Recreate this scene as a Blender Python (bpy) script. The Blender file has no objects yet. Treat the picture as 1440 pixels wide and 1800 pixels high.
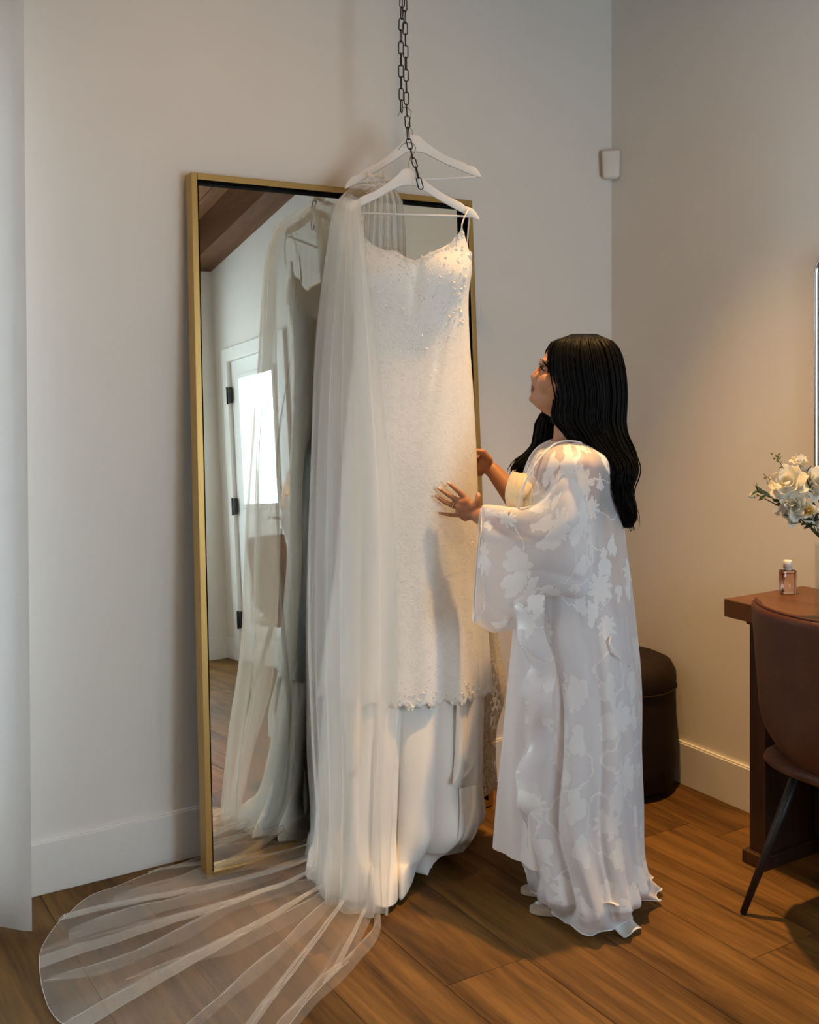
import bpy, bmesh, math, random
from math import pi, sin, cos, sqrt, radians, exp
from mathutils import Vector, Matrix, noise
random.seed(7)
sc = bpy.context.scene
# ---------------------------------------------------------------- camera
# room axes: X along the back wall, Y = 0 is the back wall (towards -Y is the viewer), Z up
FPX, YAW, CH = 1920.0, radians(32.0), 1.52
CAM = Vector((0.0, -3.257, CH))
Rv = Vector((cos(YAW), -sin(YAW), 0)); Fv = Vector((sin(YAW), cos(YAW), 0)); Zv = Vector((0, 0, 1))
cd = bpy.data.cameras.new('camera'); cam = bpy.data.objects.new('camera', cd); sc.collection.objects.link(cam)
cam.location = CAM; cam.rotation_euler = (pi/2, 0, -YAW)
cd.sensor_fit = 'HORIZONTAL'; cd.sensor_width = 36.0; cd.lens = FPX/1440*36
cd.shift_y = -(900-650)/1440; cd.clip_start = 0.05
sc.camera = cam
# ---------------------------------------------------------------- light and exposure
sc.view_settings.view_transform = 'Standard'; sc.view_settings.look = 'None'
sc.view_settings.gamma = 1; sc.view_settings.use_curve_mapping = False
sc.view_settings.exposure = 0.0
sc.cycles.transparent_max_bounces = 40; sc.cycles.max_bounces = 10; sc.cycles.diffuse_bounces = 5
sc.cycles.caustics_reflective = False; sc.cycles.caustics_refractive = False
sc.cycles.sample_clamp_indirect = 4.0
w = bpy.data.worlds.new('daylight'); sc.world = w; w.use_nodes = True
w.node_tree.nodes['Background'].inputs[0].default_value = (0.74, 0.87, 1.0, 1)
w.node_tree.nodes['Background'].inputs[1].default_value = 13.5
def area_light(name, loc, rot, sx, sy, portal=True, power=0, col=(1,1,1)):
    l = bpy.data.lights.new(name, 'AREA'); l.shape = 'RECTANGLE'; l.size = sx; l.size_y = sy
    l.energy = power; l.color = col
    l.cycles.is_portal = portal
    o = bpy.data.objects.new(name, l); sc.collection.objects.link(o); o.location = loc; o.rotation_euler = rot
    return o
RX, FY, LX = 2.983, -4.25, -1.25            # right wall, front wall, left wall
W1 = (-0.95, 0.47, 0.25, 2.3)               # back wall window: x0 x1 z0 z1
W2 = (1.80, 2.62, 0.45, 2.40)               # front wall window, unseen, added for frontal daylight
DR = (-4.0, -3.16, 2.06)                    # door in right wall: y0 y1 top
DG = (-3.86, -3.30, 1.05, 1.93)             # its glass
area_light('window_portal', ((W1[0]+W1[1])/2, 0.14, (W1[2]+W1[3])/2), (-pi/2, 0, 0), W1[1]-W1[0], W1[3]-W1[2])
area_light('window_portal', ((W2[0]+W2[1])/2, FY-0.14, (W2[2]+W2[3])/2), (pi/2, 0, 0), W2[1]-W2[0], W2[3]-W2[2])
area_light('door_portal', (RX+0.13, (DG[0]+DG[1])/2, (DG[2]+DG[3])/2), (0, pi/2, 0), DG[3]-DG[2], DG[1]-DG[0])
WARM = (1.0, 0.57, 0.21)
SPOTS = [(2.28, -0.88, 430.0, 52), (1.28, -1.30, 40.0, 165)]  # desk downlight, then a wide fill lamp added to warm the walls

# ---------------------------------------------------------------- helpers
def P(px, py, d):
    "a point of the room from its photo pixel and its distance along the view"
    return CAM + d*(Fv + Rv*((px-720)/FPX) + Zv*((650-py)/FPX))
def FL(px, py, z=0.0):
    "the point at height z under a pixel"
    return P(px, py, (CH-z)*FPX/(py-650))
def lerp(a, b, t): return a+(b-a)*t
def tagit(o, label=None, cat=None, group=None, kind=None):
    if label: o['label'] = label
    if cat: o['category'] = cat
    if group: o['group'] = group
    if kind: o['kind'] = kind
    return o
def empty(name, loc, label=None, cat=None, group=None, kind=None):
    o = bpy.data.objects.new(name, None); sc.collection.objects.link(o); o.location = loc
    o.empty_display_size = 0.05
    return tagit(o, label, cat, group, kind)
def worldloc(o):
    v = Vector((0, 0, 0))
    while o: v += o.location; o = o.parent
    return v
def mesh(name, verts, faces, mat, parent=None, loc=None, smooth=True, uvs=None, local=False):
    "links ONE mesh object; verts in room coordinates unless local"
    base = worldloc(parent) if parent else (Vector(loc) if loc is not None else Vector((0, 0, 0)))
    me = bpy.data.meshes.new(name)
    if local: me.from_pydata([tuple(v) for v in verts], [], faces)
    else: me.from_pydata([tuple(Vector(v)-base) for v in verts], [], faces)
    if uvs:
        uvl = me.uv_layers.new(name='UVMap')
        for l in me.loops: uvl.data[l.index].uv = uvs[l.vertex_index]
    if smooth: me.polygons.foreach_set('use_smooth', [True]*len(me.polygons))
    if mat:
        for m in (mat if isinstance(mat, (list, tuple)) else [mat]): me.materials.append(m)
    me.update()
    o = bpy.data.objects.new(name, me); sc.collection.objects.link(o)
    if parent: o.parent = parent
    elif not local and loc is not None: o.location = loc
    elif local and loc is not None: o.location = loc
    return o
class MB:
    "collects shapes of one part"
    def __init__(s): s.v = []; s.f = []
    def add(s, vf):
        n = len(s.v); s.v += [Vector(a) for a in vf[0]]; s.f += [tuple(i+n for i in f) for f in vf[1]]; return s
    def mesh(s, name, mat, parent=None, loc=None, smooth=True, local=False):
        return mesh(name, s.v, s.f, mat, parent, loc, smooth, None, local)
def box(x0, x1, y0, y1, z0, z1, bev=0.0):
    if bev <= 0:
        v = [(x, y, z) for x in (x0, x1) for y in (y0, y1) for z in (z0, z1)]
        return v, [(0,1,3,2), (4,6,7,5), (0,4,5,1), (2,3,7,6), (0,2,6,4), (1,5,7,3)]
    bm = bmesh.new(); bmesh.ops.create_cube(bm, size=1)
    for q in bm.verts: q.co = Vector(((x0+x1)/2+q.co.x*(x1-x0), (y0+y1)/2+q.co.y*(y1-y0), (z0+z1)/2+q.co.z*(z1-z0)))
    bmesh.ops.bevel(bm, geom=bm.edges[:], offset=bev, segments=2, profile=0.5, affect='EDGES')
    v = [q.co.copy() for q in bm.verts]; bm.verts.index_update(); f = [tuple(a.index for a in fc.verts) for fc in bm.faces]; bm.free()
    return v, f
def tube(pts, rad, n=10, cap=True, closed=False):
    pts = [Vector(p) for p in pts]; m = len(pts)
    if not hasattr(rad, '__len__'): rad = [rad]*m
    v = []; f = []; up = None
    for i, p in enumerate(pts):
        if closed: t = (pts[(i+1) % m]-pts[i-1])
        else: t = pts[min(i+1, m-1)]-pts[max(i-1, 0)]
        t.normalize()
        if up is None:
            up = Vector((0, 0, 1)) if abs(t.z) < 0.9 else Vector((1, 0, 0))
        a = (up-t*up.dot(t)).normalized(); up = a; b = t.cross(a)
        r = rad[i]; rr = r if hasattr(r, '__len__') else (r, r)
        for k in range(n):
            q = 2*pi*k/n; v.append(p+a*cos(q)*rr[0]+b*sin(q)*rr[1])
    for i in range(m if closed else m-1):
        j = (i+1) % m
        for k in range(n):
            f.append((i*n+k, i*n+(k+1) % n, j*n+(k+1) % n, j*n+k))
    if cap and not closed:
        f.append(tuple(range(n-1, -1, -1))); f.append(tuple((m-1)*n+k for k in range(n)))
    return v, f
def limb(p, q, r0, r1, n=16):
    "tapered capsule"
    p = Vector(p); q = Vector(q); t = (q-p); L = t.length; t.normalize()
    pts = []; rad = []
    for a in (-0.98, -0.85, -0.6, -0.3, 0): pts.append(p+t*a*r0); rad.append(r0*sqrt(max(0, 1-a*a)))
    for k in (0.25, 0.5, 0.75): pts.append(p+t*L*k); rad.append(lerp(r0, r1, k))
    for a in (0, .3, .6, .85, .98): pts.append(q+t*a*r1); rad.append(r1*sqrt(max(0, 1-a*a)))
    return tube(pts, rad, n)
def ball(c, rx, ry=None, rz=None, n=14, M=None):
    ry = ry or rx; rz = rz or rx; c = Vector(c); v = []; f = []
    m = n//2+1
    for i in range(m):
        ph = pi*(i+0.02)/(m-1+0.04)
        for k in range(n):
            q = 2*pi*k/n; a = Vector((rx*sin(ph)*cos(q), ry*sin(ph)*sin(q), rz*cos(ph)))
            v.append(c+(M @ a if M else a))
    for i in range(m-1):
        for k in range(n): f.append((i*n+k, (i+1)*n+k, (i+1)*n+(k+1) % n, i*n+(k+1) % n))
    f.append(tuple(range(n))); f.append(tuple((m-1)*n+k for k in range(n-1, -1, -1)))
    return v, f
def cr(p, t, closed=False):
    "Catmull-Rom through control values p at t in 0..1"
    n = len(p)
    x = t*(n if closed else n-1); i = int(math.floor(x)); u = x-i
    if not closed and i >= n-1: i = n-2; u = 1.0
    if not closed and i < 0: i = 0; u = 0.0
    g = (lambda k: p[k % n]) if closed else (lambda k: p[max(0, min(n-1, k))])
    a, b, c, d = g(i-1), g(i), g(i+1), g(i+2)
    return 0.5*((2*b)+(c-a)*u+(2*a-5*b+4*c-d)*u*u+(3*b-a-3*c+d)*u*u*u)
def interp(tab, x):
    "smooth table lookup, tab = [(x, v...)]"
    if x <= tab[0][0]: return tab[0][1:]
    if x >= tab[-1][0]: return tab[-1][1:]
    for i in range(len(tab)-1):
        if x <= tab[i+1][0]:
            a, b = tab[i], tab[i+1]; t = (x-a[0])/(b[0]-a[0])
            p0 = tab[max(0, i-1)]; p3 = tab[min(len(tab)-1, i+2)]
            out = []
            for k in range(1, len(a)):
                m0 = (b[k]-p0[k])/(b[0]-p0[0])*(b[0]-a[0]) if i > 0 else b[k]-a[k]
                m1 = (p3[k]-a[k])/(p3[0]-a[0])*(b[0]-a[0]) if i+2 < len(tab) else b[k]-a[k]
                t2 = t*t; t3 = t2*t
                out.append((2*t3-3*t2+1)*a[k]+(t3-2*t2+t)*m0+(-2*t3+3*t2)*b[k]+(t3-t2)*m1)
            return tuple(out)
def grid(nu, nv, fn, closed=False, uvfn=None):
    "surface from fn(u, v) -> Vector"
    v = []; uv = []; f = []
    cu = nu if closed else nu+1
    for j in range(nv+1):
        for i in range(cu):
            v.append(fn(i/nu, j/nv)); uv.append(uvfn(i/nu, j/nv) if uvfn else (i/nu, j/nv))
    for j in range(nv):
        for i in range(nu):
            a = j*cu+i; b = j*cu+(i+1) % cu
            f.append((a, b, b+cu, a+cu))
    return v, f, uv
def loft(rows, nu, nv, fn=None, py0=None, py1=None):
    "closed rings, rows = (py, left px, right px, depth, bulge); fn(theta, py) -> outward offset"
    py0 = rows[0][0] if py0 is None else py0; py1 = rows[-1][0] if py1 is None else py1
    def s(u, v):
        py = lerp(py0, py1, v); xl, xr, dc, b = interp(rows, py)[:4]
        th = 2*pi*u; c = (xl+xr)/2; a = (xr-xl)/2
        off = fn(th, py) if fn else 0
        k = off*FPX/dc
        return P(c+(a+k)*cos(th), py, 1)-P(720, py, 1)+P(720, py, 1) if False else P2(c+(a+k)*cos(th), py, dc, -(b+off)*sin(th))
    return grid(nu, nv, s, True, lambda u, v: (u*2.0, lerp(py0, py1, v)/600))
def P2(px, py, d, dd):
    "pixel taken at distance d, then moved dd along the view direction on the level"
    return P(px, py, d)+Fv*dd
def rot_about(pts, c, M): return [c+M @ (Vector(p)-c) for p in pts]

# ---------------------------------------------------------------- materials
def new_mat(name):
    m = bpy.data.materials.new(name); m.use_nodes = True; nt = m.node_tree; nt.nodes.clear()
    out = nt.nodes.new('ShaderNodeOutputMaterial'); return m, nt, out
def N(nt, typ, ins=None, **kw):
    n = nt.nodes.new(typ)
    for k, v in kw.items(): setattr(n, k, v)
    for k, v in (ins or {}).items():
        if isinstance(v, bpy.types.NodeSocket): nt.links.new(v, n.inputs[k])
        else: n.inputs[k].default_value = v
    return n
def mathn(nt, op, a, b=None, c=None):
    ins = {0: a}
    if b is not None: ins[1] = b
    if c is not None: ins[2] = c
    return N(nt, 'ShaderNodeMath', ins, operation=op).outputs[0]
def mixc(nt, f, a, b):
    n = nt.nodes.new('ShaderNodeMix'); n.data_type = 'RGBA'
    for sock, v in ((n.inputs[0], f), (n.inputs[6], a), (n.inputs[7], b)):
        if isinstance(v, bpy.types.NodeSocket): nt.links.new(v, sock)
        else: sock.default_value = v
    return n.outputs[2]
def c4(c): return (c[0], c[1], c[2], 1)
def plain(name, col, rough=0.5, metal=0.0, var=0.06, scale=20, bump=0.0, bscale=200, spec=0.5, stretch=(1,1,1), sheen=0, sss=0):
    m, nt, out = new_mat(name)
    tc = N(nt, 'ShaderNodeTexCoord'); mp = N(nt, 'ShaderNodeMapping', {0: tc.outputs['Object'], 'Scale': stretch})
    nz = N(nt, 'ShaderNodeTexNoise', {'Vector': mp.outputs[0], 'Scale': scale, 'Detail': 5})
    lo = tuple(max(0, c*(1-var)) for c in col); hi = tuple(min(1, c*(1+var)) for c in col)
    colr = mixc(nt, nz.outputs[0], c4(lo), c4(hi))
    b = N(nt, 'ShaderNodeBsdfPrincipled', {'Base Color': colr, 'Roughness': rough, 'Metallic': metal, 'Specular IOR Level': spec})
    if sheen: b.inputs['Sheen Weight'].default_value = sheen
    if sss: b.inputs['Subsurface Weight'].default_value = sss; b.inputs['Subsurface Scale'].default_value = 0.01; b.inputs['Subsurface Radius'].default_value = (1, .35, .2)
    if bump:
        nb = N(nt, 'ShaderNodeTexNoise', {'Vector': mp.outputs[0], 'Scale': bscale, 'Detail': 4})
        bp = N(nt, 'ShaderNodeBump', {'Strength': bump, 'Distance': 0.002, 'Height': nb.outputs[0]})
        nt.links.new(bp.outputs[0], b.inputs['Normal'])
    nt.links.new(b.outputs[0], out.inputs[0]); return m
def wood(name, dark, light, axis='Y', rough=0.45, scale=1.0, bump=0.15, spec=0.4):
    "grain running along axis, a different cut for every piece"
    m, nt, out = new_mat(name)
    tc = N(nt, 'ShaderNodeTexCoord'); oi = N(nt, 'ShaderNodeObjectInfo')
    off = N(nt, 'ShaderNodeVectorMath', {0: tc.outputs['Object'], 1: N(nt, 'ShaderNodeCombineXYZ', {0: mathn(nt, 'MULTIPLY', oi.outputs['Random'], 17.0), 1: mathn(nt, 'MULTIPLY', oi.outputs['Random'], 31.0), 2: 0.0}).outputs[0]}, operation='ADD')
    st = {'X': (0.07, 1, 1), 'Y': (1, 0.07, 1), 'Z': (1, 1, 0.07)}[axis]
    mp = N(nt, 'ShaderNodeMapping', {0: off.outputs[0], 'Scale': st})
    big = N(nt, 'ShaderNodeTexNoise', {'Vector': mp.outputs[0], 'Scale': 9*scale, 'Detail': 6, 'Roughness': 0.6, 'Distortion': 1.2})
    fine = N(nt, 'ShaderNodeTexNoise', {'Vector': mp.outputs[0], 'Scale': 90*scale, 'Detail': 3})
    cloud = N(nt, 'ShaderNodeTexNoise', {'Vector': off.outputs[0], 'Scale': 2.5, 'Detail': 2})
    f = mathn(nt, 'ADD', mathn(nt, 'MULTIPLY', big.outputs[0], 0.75), mathn(nt, 'MULTIPLY', fine.outputs[0], 0.25))
    ramp = N(nt, 'ShaderNodeMapRange', {0: f, 1: 0.34, 2: 0.66})
    col = mixc(nt, ramp.outputs[0], c4(dark), c4(light))
    tone = mathn(nt, 'ADD', mathn(nt, 'MULTIPLY', oi.outputs['Random'], 0.34), mathn(nt, 'ADD', mathn(nt, 'MULTIPLY', cloud.outputs[0], 0.3), 0.64))
    hsv = N(nt, 'ShaderNodeHueSaturation', {'Value': tone, 'Color': col})
    b = N(nt, 'ShaderNodeBsdfPrincipled', {'Base Color': hsv.outputs[0], 'Roughness': rough, 'Specular IOR Level': spec})
    bp = N(nt, 'ShaderNodeBump', {'Strength': bump, 'Distance': 0.001, 'Height': f}); nt.links.new(bp.outputs[0], b.inputs['Normal'])
    nt.links.new(b.outputs[0], out.inputs[0]); return m
def cloth(name, col, opac=1.0, graze=0.0, transl=0.35, pattern=None, rough=0.6, gloss=0.0, weave=0.0):
    """thin woven fabric: part of the light passes between the threads (more threads in the way when seen edge on),
    part is scattered back and part scattered through"""
    m, nt, out = new_mat(name)
    uv = N(nt, 'ShaderNodeUVMap'); tc = N(nt, 'ShaderNodeTexCoord')
    colr = c4(col); alpha = None; height = None
    if pattern: colr, alpha, height = pattern(nt, uv.outputs[0], tc.outputs['Object'], col)
    nz = N(nt, 'ShaderNodeTexNoise', {'Vector': tc.outputs['Object'], 'Scale': 420, 'Detail': 2})
    bmp = N(nt, 'ShaderNodeBump', {'Strength': 0.12+weave, 'Distance': 0.001, 'Height': height if height is not None else nz.outputs[0]})
    d = N(nt, 'ShaderNodeBsdfDiffuse', {'Color': colr, 'Normal': bmp.outputs[0]}); t = N(nt, 'ShaderNodeBsdfTranslucent', {'Color': colr, 'Normal': bmp.outputs[0]})
    mx = N(nt, 'ShaderNodeMixShader', {0: transl, 1: d.outputs[0], 2: t.outputs[0]}); s = mx.outputs[0]
    if gloss:
        g = N(nt, 'ShaderNodeBsdfAnisotropic', {'Color': (1, 1, 1, 1), 'Roughness': rough, 'Normal': bmp.outputs[0]})
        lw = N(nt, 'ShaderNodeLayerWeight', {'Blend': 0.35})
        s = N(nt, 'ShaderNodeMixShader', {0: mathn(nt, 'MULTIPLY', lw.outputs['Fresnel'], gloss), 1: s, 2: g.outputs[0]}).outputs[0]
    if opac < 1.0 or alpha is not None:
        lw = N(nt, 'ShaderNodeLayerWeight', {'Blend': 0.5})
        g3 = mathn(nt, 'POWER', lw.outputs['Facing'], 3.0)
        base = alpha if alpha is not None else opac
        a = mathn(nt, 'ADD', base, mathn(nt, 'MULTIPLY', g3, graze)); a = N(nt, 'ShaderNodeClamp', {0: a, 1: 0.0, 2: 1.0}).outputs[0]
        tr = N(nt, 'ShaderNodeBsdfTransparent')
        s = N(nt, 'ShaderNodeMixShader', {0: a, 1: tr.outputs[0], 2: s}).outputs[0]
    nt.links.new(s, out.inputs[0]); return m
def flower_mask(nt, uv, scale, r0, petals, seed=0.0, stretch=(1, 1, 1)):
    "scattered blossoms: voronoi cells, petal outline by angle"
    mp = N(nt, 'ShaderNodeMapping', {0: uv, 'Location': (seed, seed*1.7, 0), 'Scale': stretch})
    vo = N(nt, 'ShaderNodeTexVoronoi', {'Vector': mp.outputs[0], 'Scale': scale, 'Randomness': 0.8}, voronoi_dimensions='2D')
    sub = N(nt, 'ShaderNodeVectorMath', {0: N(nt, 'ShaderNodeVectorMath', {0: mp.outputs[0], 'Scale': scale}, operation='SCALE').outputs[0],
                                         1: N(nt, 'ShaderNodeVectorMath', {0: vo.outputs['Position'], 'Scale': scale}, operation='SCALE').outputs[0]}, operation='SUBTRACT')
    sp = N(nt, 'ShaderNodeSeparateXYZ', {0: sub.outputs[0]})
    rnd = N(nt, 'ShaderNodeSeparateXYZ', {0: vo.outputs['Color']})
    ang = mathn(nt, 'ARCTAN2', sp.outputs[1], sp.outputs[0])
    ang = mathn(nt, 'ADD', ang, mathn(nt, 'MULTIPLY', rnd.outputs[0], 6.28))
    pet = mathn(nt, 'ABSOLUTE', mathn(nt, 'SINE', mathn(nt, 'MULTIPLY', ang, petals/2)))
    R = mathn(nt, 'MULTIPLY', mathn(nt, 'ADD', mathn(nt, 'MULTIPLY', pet, 0.45), 0.62), mathn(nt, 'ADD', mathn(nt, 'MULTIPLY', rnd.outputs[1], r0*0.6), r0*0.6))
    return N(nt, 'ShaderNodeMapRange', {0: mathn(nt, 'SUBTRACT', R, vo.outputs['Distance']), 1: -0.012, 2: 0.012}).outputs[0]
def vine_mask(nt, uv, scale, wd):
    nz = N(nt, 'ShaderNodeTexNoise', {'Vector': uv, 'Scale': scale, 'Detail': 0.5}, noise_dimensions='2D')
    return N(nt, 'ShaderNodeMapRange', {0: mathn(nt, 'ABSOLUTE', mathn(nt, 'SUBTRACT', nz.outputs[0], 0.5)), 1: wd, 2: wd*0.5}).outputs[0]
def pat_robe(nt, uv0, ob, col):
    nd = N(nt, 'ShaderNodeTexNoise', {'Vector': uv0, 'Scale': 38.0, 'Detail': 3.0})
    dv = N(nt, 'ShaderNodeVectorMath', {0: N(nt, 'ShaderNodeVectorMath', {0: nd.outputs['Color'], 1: (.5, .5, .5)}, operation='SUBTRACT').outputs[0], 'Scale': 0.030}, operation='SCALE')
    uv = N(nt, 'ShaderNodeVectorMath', {0: uv0, 1: dv.outputs[0]}, operation='ADD').outputs[0]
    a = flower_mask(nt, uv, 6.2, 0.30, 9); b = flower_mask(nt, uv, 12.0, 0.30, 3, 3.3, (1, 0.55, 1)); c = vine_mask(nt, uv, 5.2, 0.010)
    m = mathn(nt, 'MAXIMUM', mathn(nt, 'MAXIMUM', a, b), c)
    colr = mixc(nt, m, (0.91, 0.89, 0.91, 1), (0.96, 0.95, 0.95, 1))
    sv = N(nt, 'ShaderNodeSeparateXYZ', {0: uv})        # the robe is lined below the waist
    lo = N(nt, 'ShaderNodeMapRange', {0: sv.outputs[1], 1: 0.30, 2: 0.62, 3: 0.52, 4: 0.82}).outputs[0]
    return colr, mathn(nt, 'MAXIMUM', mathn(nt, 'MULTIPLY', m, 0.94), lo), m
def pat_lace(nt, uv, ob, col):
    a = flower_mask(nt, uv, 22, 0.36, 5); b = flower_mask(nt, uv, 45, 0.34, 4, 2.1); c = vine_mask(nt, uv, 34, 0.05)
    m = mathn(nt, 'MAXIMUM', mathn(nt, 'MAXIMUM', a, b), c)
    colr = mixc(nt, m, c4([k*.972 for k in col]), c4(col))
    return colr, None, m
def pat_lace_sheer(nt, uv, ob, col):
    colr, _, m = pat_lace(nt, uv, ob, col)
    return colr, mathn(nt, 'ADD', mathn(nt, 'MULTIPLY', m, 0.5), 0.28), m

M = {}
M['wall'] = plain('wall_paint', (0.80, 0.765, 0.71), 0.85, var=0.03, scale=3, bump=0.15, bscale=60, spec=0.2)
M['trim'] = plain('trim_paint', (0.83, 0.81, 0.77), 0.5, var=0.02, scale=5, spec=0.4)
M['door'] = plain('door_paint', (0.82, 0.82, 0.79), 0.4, var=0.02, scale=5)
M['oak'] = wood('oak_plank', (0.052, 0.023, 0.006), (0.25, 0.122, 0.030), 'Y', 0.58, spec=0.2)
M['gap'] = plain('plank_gap', (0.03, 0.017, 0.01), 0.9)
M['ceil'] = wood('ceiling_wood', (0.16, 0.06, 0.022), (0.32, 0.14, 0.05), 'Y', 0.6)
M['beam'] = wood('beam_wood', (0.10, 0.038, 0.014), (0.20, 0.08, 0.03), 'Y', 0.6)
M['brass'] = plain('brushed_brass', (0.46, 0.285, 0.095), 0.42, metal=0.9, var=0.1, scale=30, stretch=(1, 1, .05))
M['black'] = plain('black_metal', (0.012, 0.010, 0.009), 0.45, var=0.2)
M['liner'] = plain('matte_black_liner', (0.004, 0.0035, 0.003), 0.95, var=0.1, spec=0.05)
M['link'] = plain('dark_iron', (0.010, 0.007, 0.005), 0.5, metal=0.2, var=0.2)
M['chrome'] = plain('steel_wire', (0.45, 0.43, 0.42), 0.22, metal=1.0)
m_, nt_, out_ = new_mat('mirror_glass')
nt_.links.new(N(nt_, 'ShaderNodeBsdfAnisotropic', {'Color': (0.90, 0.885, 0.80, 1), 'Roughness': 0.0}).outputs[0], out_.inputs[0]); M['mirror'] = m_
m_, nt_, out_ = new_mat('window_glass')
nt_.links.new(N(nt_, 'ShaderNodeMixShader', {0: 0.06, 1: N(nt_, 'ShaderNodeBsdfTransparent', {'Color': (0.95, 0.98, 0.98, 1)}).outputs[0], 2: N(nt_, 'ShaderNodeBsdfAnisotropic', {'Roughness': 0.02}).outputs[0]}).outputs[0], out_.inputs[0]); M['glass'] = m_
def glassy(name, col, rough=0.02, ior=1.45):
    m, nt, out = new_mat(name)
    nt.links.new(N(nt, 'ShaderNodeBsdfGlass', {'Color': c4(col), 'Roughness': rough, 'IOR': ior}).outputs[0], out.inputs[0]); return m
M['bottle'] = glassy('bottle_glass', (0.95, 0.88, 0.84)); M['scent'] = glassy('pink_liquid', (0.95, 0.84, 0.79), 0, 1.36)
M['vase'] = glassy('vase_glass', (0.93, 0.95, 0.93)); M['water'] = glassy('vase_water', (0.9, 0.93, 0.88), 0, 1.33)
M['white_wood'] = plain('white_lacquer', (0.84, 0.83, 0.82), 0.4, var=0.02)
M['sheer'] = cloth('sheer_curtain', (0.93, 0.92, 0.91), 0.72, 0.1, 0.6)
M['tulle'] = cloth('ivory_tulle', (0.96, 0.93, 0.87), 0.34, 0.25, 0.3)
M['tulle_gather'] = cloth('gathered_tulle', (0.93, 0.90, 0.84), 0.62, 0.3, 0.35)
M['tulle_floor'] = cloth('ivory_tulle_train', (0.90, 0.87, 0.82), 0.15, 0.45, 0.3)
M['tulle_hem'] = cloth('tulle_edge', (0.88, 0.85, 0.79), 0.7, 0.3, 0.4)
M['lace'] = cloth('beaded_lace', (0.955, 0.945, 0.915), 1, 0, 0.08, pat_lace, 0.35, 0.25, 0.2)
M['lace_sheer'] = cloth('sheer_lace', (0.85, 0.8, 0.7), 0.5, 0.4, 0.3, pat_lace_sheer)
M['satin'] = cloth('ivory_satin', (0.94, 0.92, 0.88), 1, 0, 0.15, None, 0.35, 0.3)
M['slip'] = cloth('blush_satin', (0.90, 0.84, 0.83), 1, 0, 0.15, None, 0.35, 0.35)
M['cream'] = cloth('cream_lace', (0.84, 0.66, 0.40), 1, 0, 0.1, pat_lace, 0.4, 0.2, 0.4)
M['robe'] = cloth('burnout_robe', (0.9, 0.9, 0.92), 0.6, 0.35, 0.3, pat_robe, 0.4, 0.25)
M['robe_hem'] = cloth('robe_trim', (0.92, 0.91, 0.92), 0.92, 0, 0.2)
m_, nt_, out_ = new_mat('sequin')
nt_.links.new(N(nt_, 'ShaderNodeBsdfPrincipled', {'Base Color': (.97, .96, .94, 1), 'Roughness': 0.2, 'IOR': 2.2}).outputs[0], out_.inputs[0]); M['sequin'] = m_
M['pearl'] = plain('pearl', (0.92, 0.87, 0.80), 0.2, spec=0.8); M['sandal'] = plain('champagne_leather', (0.55, 0.42, 0.32), 0.35)
M['skin'] = plain('skin', (0.37, 0.165, 0.082), 0.5, var=0.08, scale=12, sss=0.12, spec=0.4)
M['lips'] = plain('lips', (0.11, 0.013, 0.022), 0.4, var=0.05)
M['nail'] = plain('nail', (0.72, 0.42, 0.36), 0.2, var=0.02)
M['eye'] = plain('eye_white', (0.35, 0.30, 0.28), 0.35); M['iris'] = plain('dark_brown_eye', (0.02, 0.01, 0.006), 0.1)
M['hair'] = plain('black_hair', (0.003, 0.0026, 0.0025), 0.5, var=0.3, scale=60, spec=0.10)
M['gold'] = plain('gold', (0.85, 0.62, 0.35), 0.2, metal=1)
M['leather'] = plain('brown_leather', (0.075, 0.022, 0.008), 0.5, spec=0.2, var=0.35, scale=14, bump=0.3, bscale=160)
M['leather_tan'] = plain('tan_leather', (0.33, 0.13, 0.04), 0.42, var=0.25, scale=14, bump=0.3, bscale=160)
M['pouf'] = plain('dark_velvet', (0.016, 0.007, 0.004), 0.7, var=0.25, scale=30, spec=0.25)
M['desk'] = wood('walnut_top', (0.09, 0.035, 0.012), (0.20, 0.088, 0.03), 'Y', 0.42)
M['desk_dark'] = wood('dark_walnut', (0.030, 0.012, 0.005), (0.075, 0.03, 0.012), 'Z', 0.5)
M['flute'] = plain('fluted_black_wood', (0.010, 0.007, 0.005), 0.5, var=0.3)
M['sensor'] = plain('white_plastic', (0.80, 0.77, 0.72), 0.35, var=0.02)
M['petal'] = cloth('white_petal', (0.86, 0.84, 0.75), 1, 0, 0.35); M['petal_y'] = cloth('yellow_petal', (0.80, 0.62, 0.22), 1, 0, 0.35)
M['leaf'] = plain('dark_leaf', (0.035, 0.055, 0.016), 0.5, var=0.4, scale=40); M['leaf_light'] = plain('light_leaf', (0.16, 0.17, 0.05), 0.5, var=0.3, scale=40)
M['rust'] = plain('reddish_leaf', (0.07, 0.035, 0.02), 0.5, var=0.4, scale=40)

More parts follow.
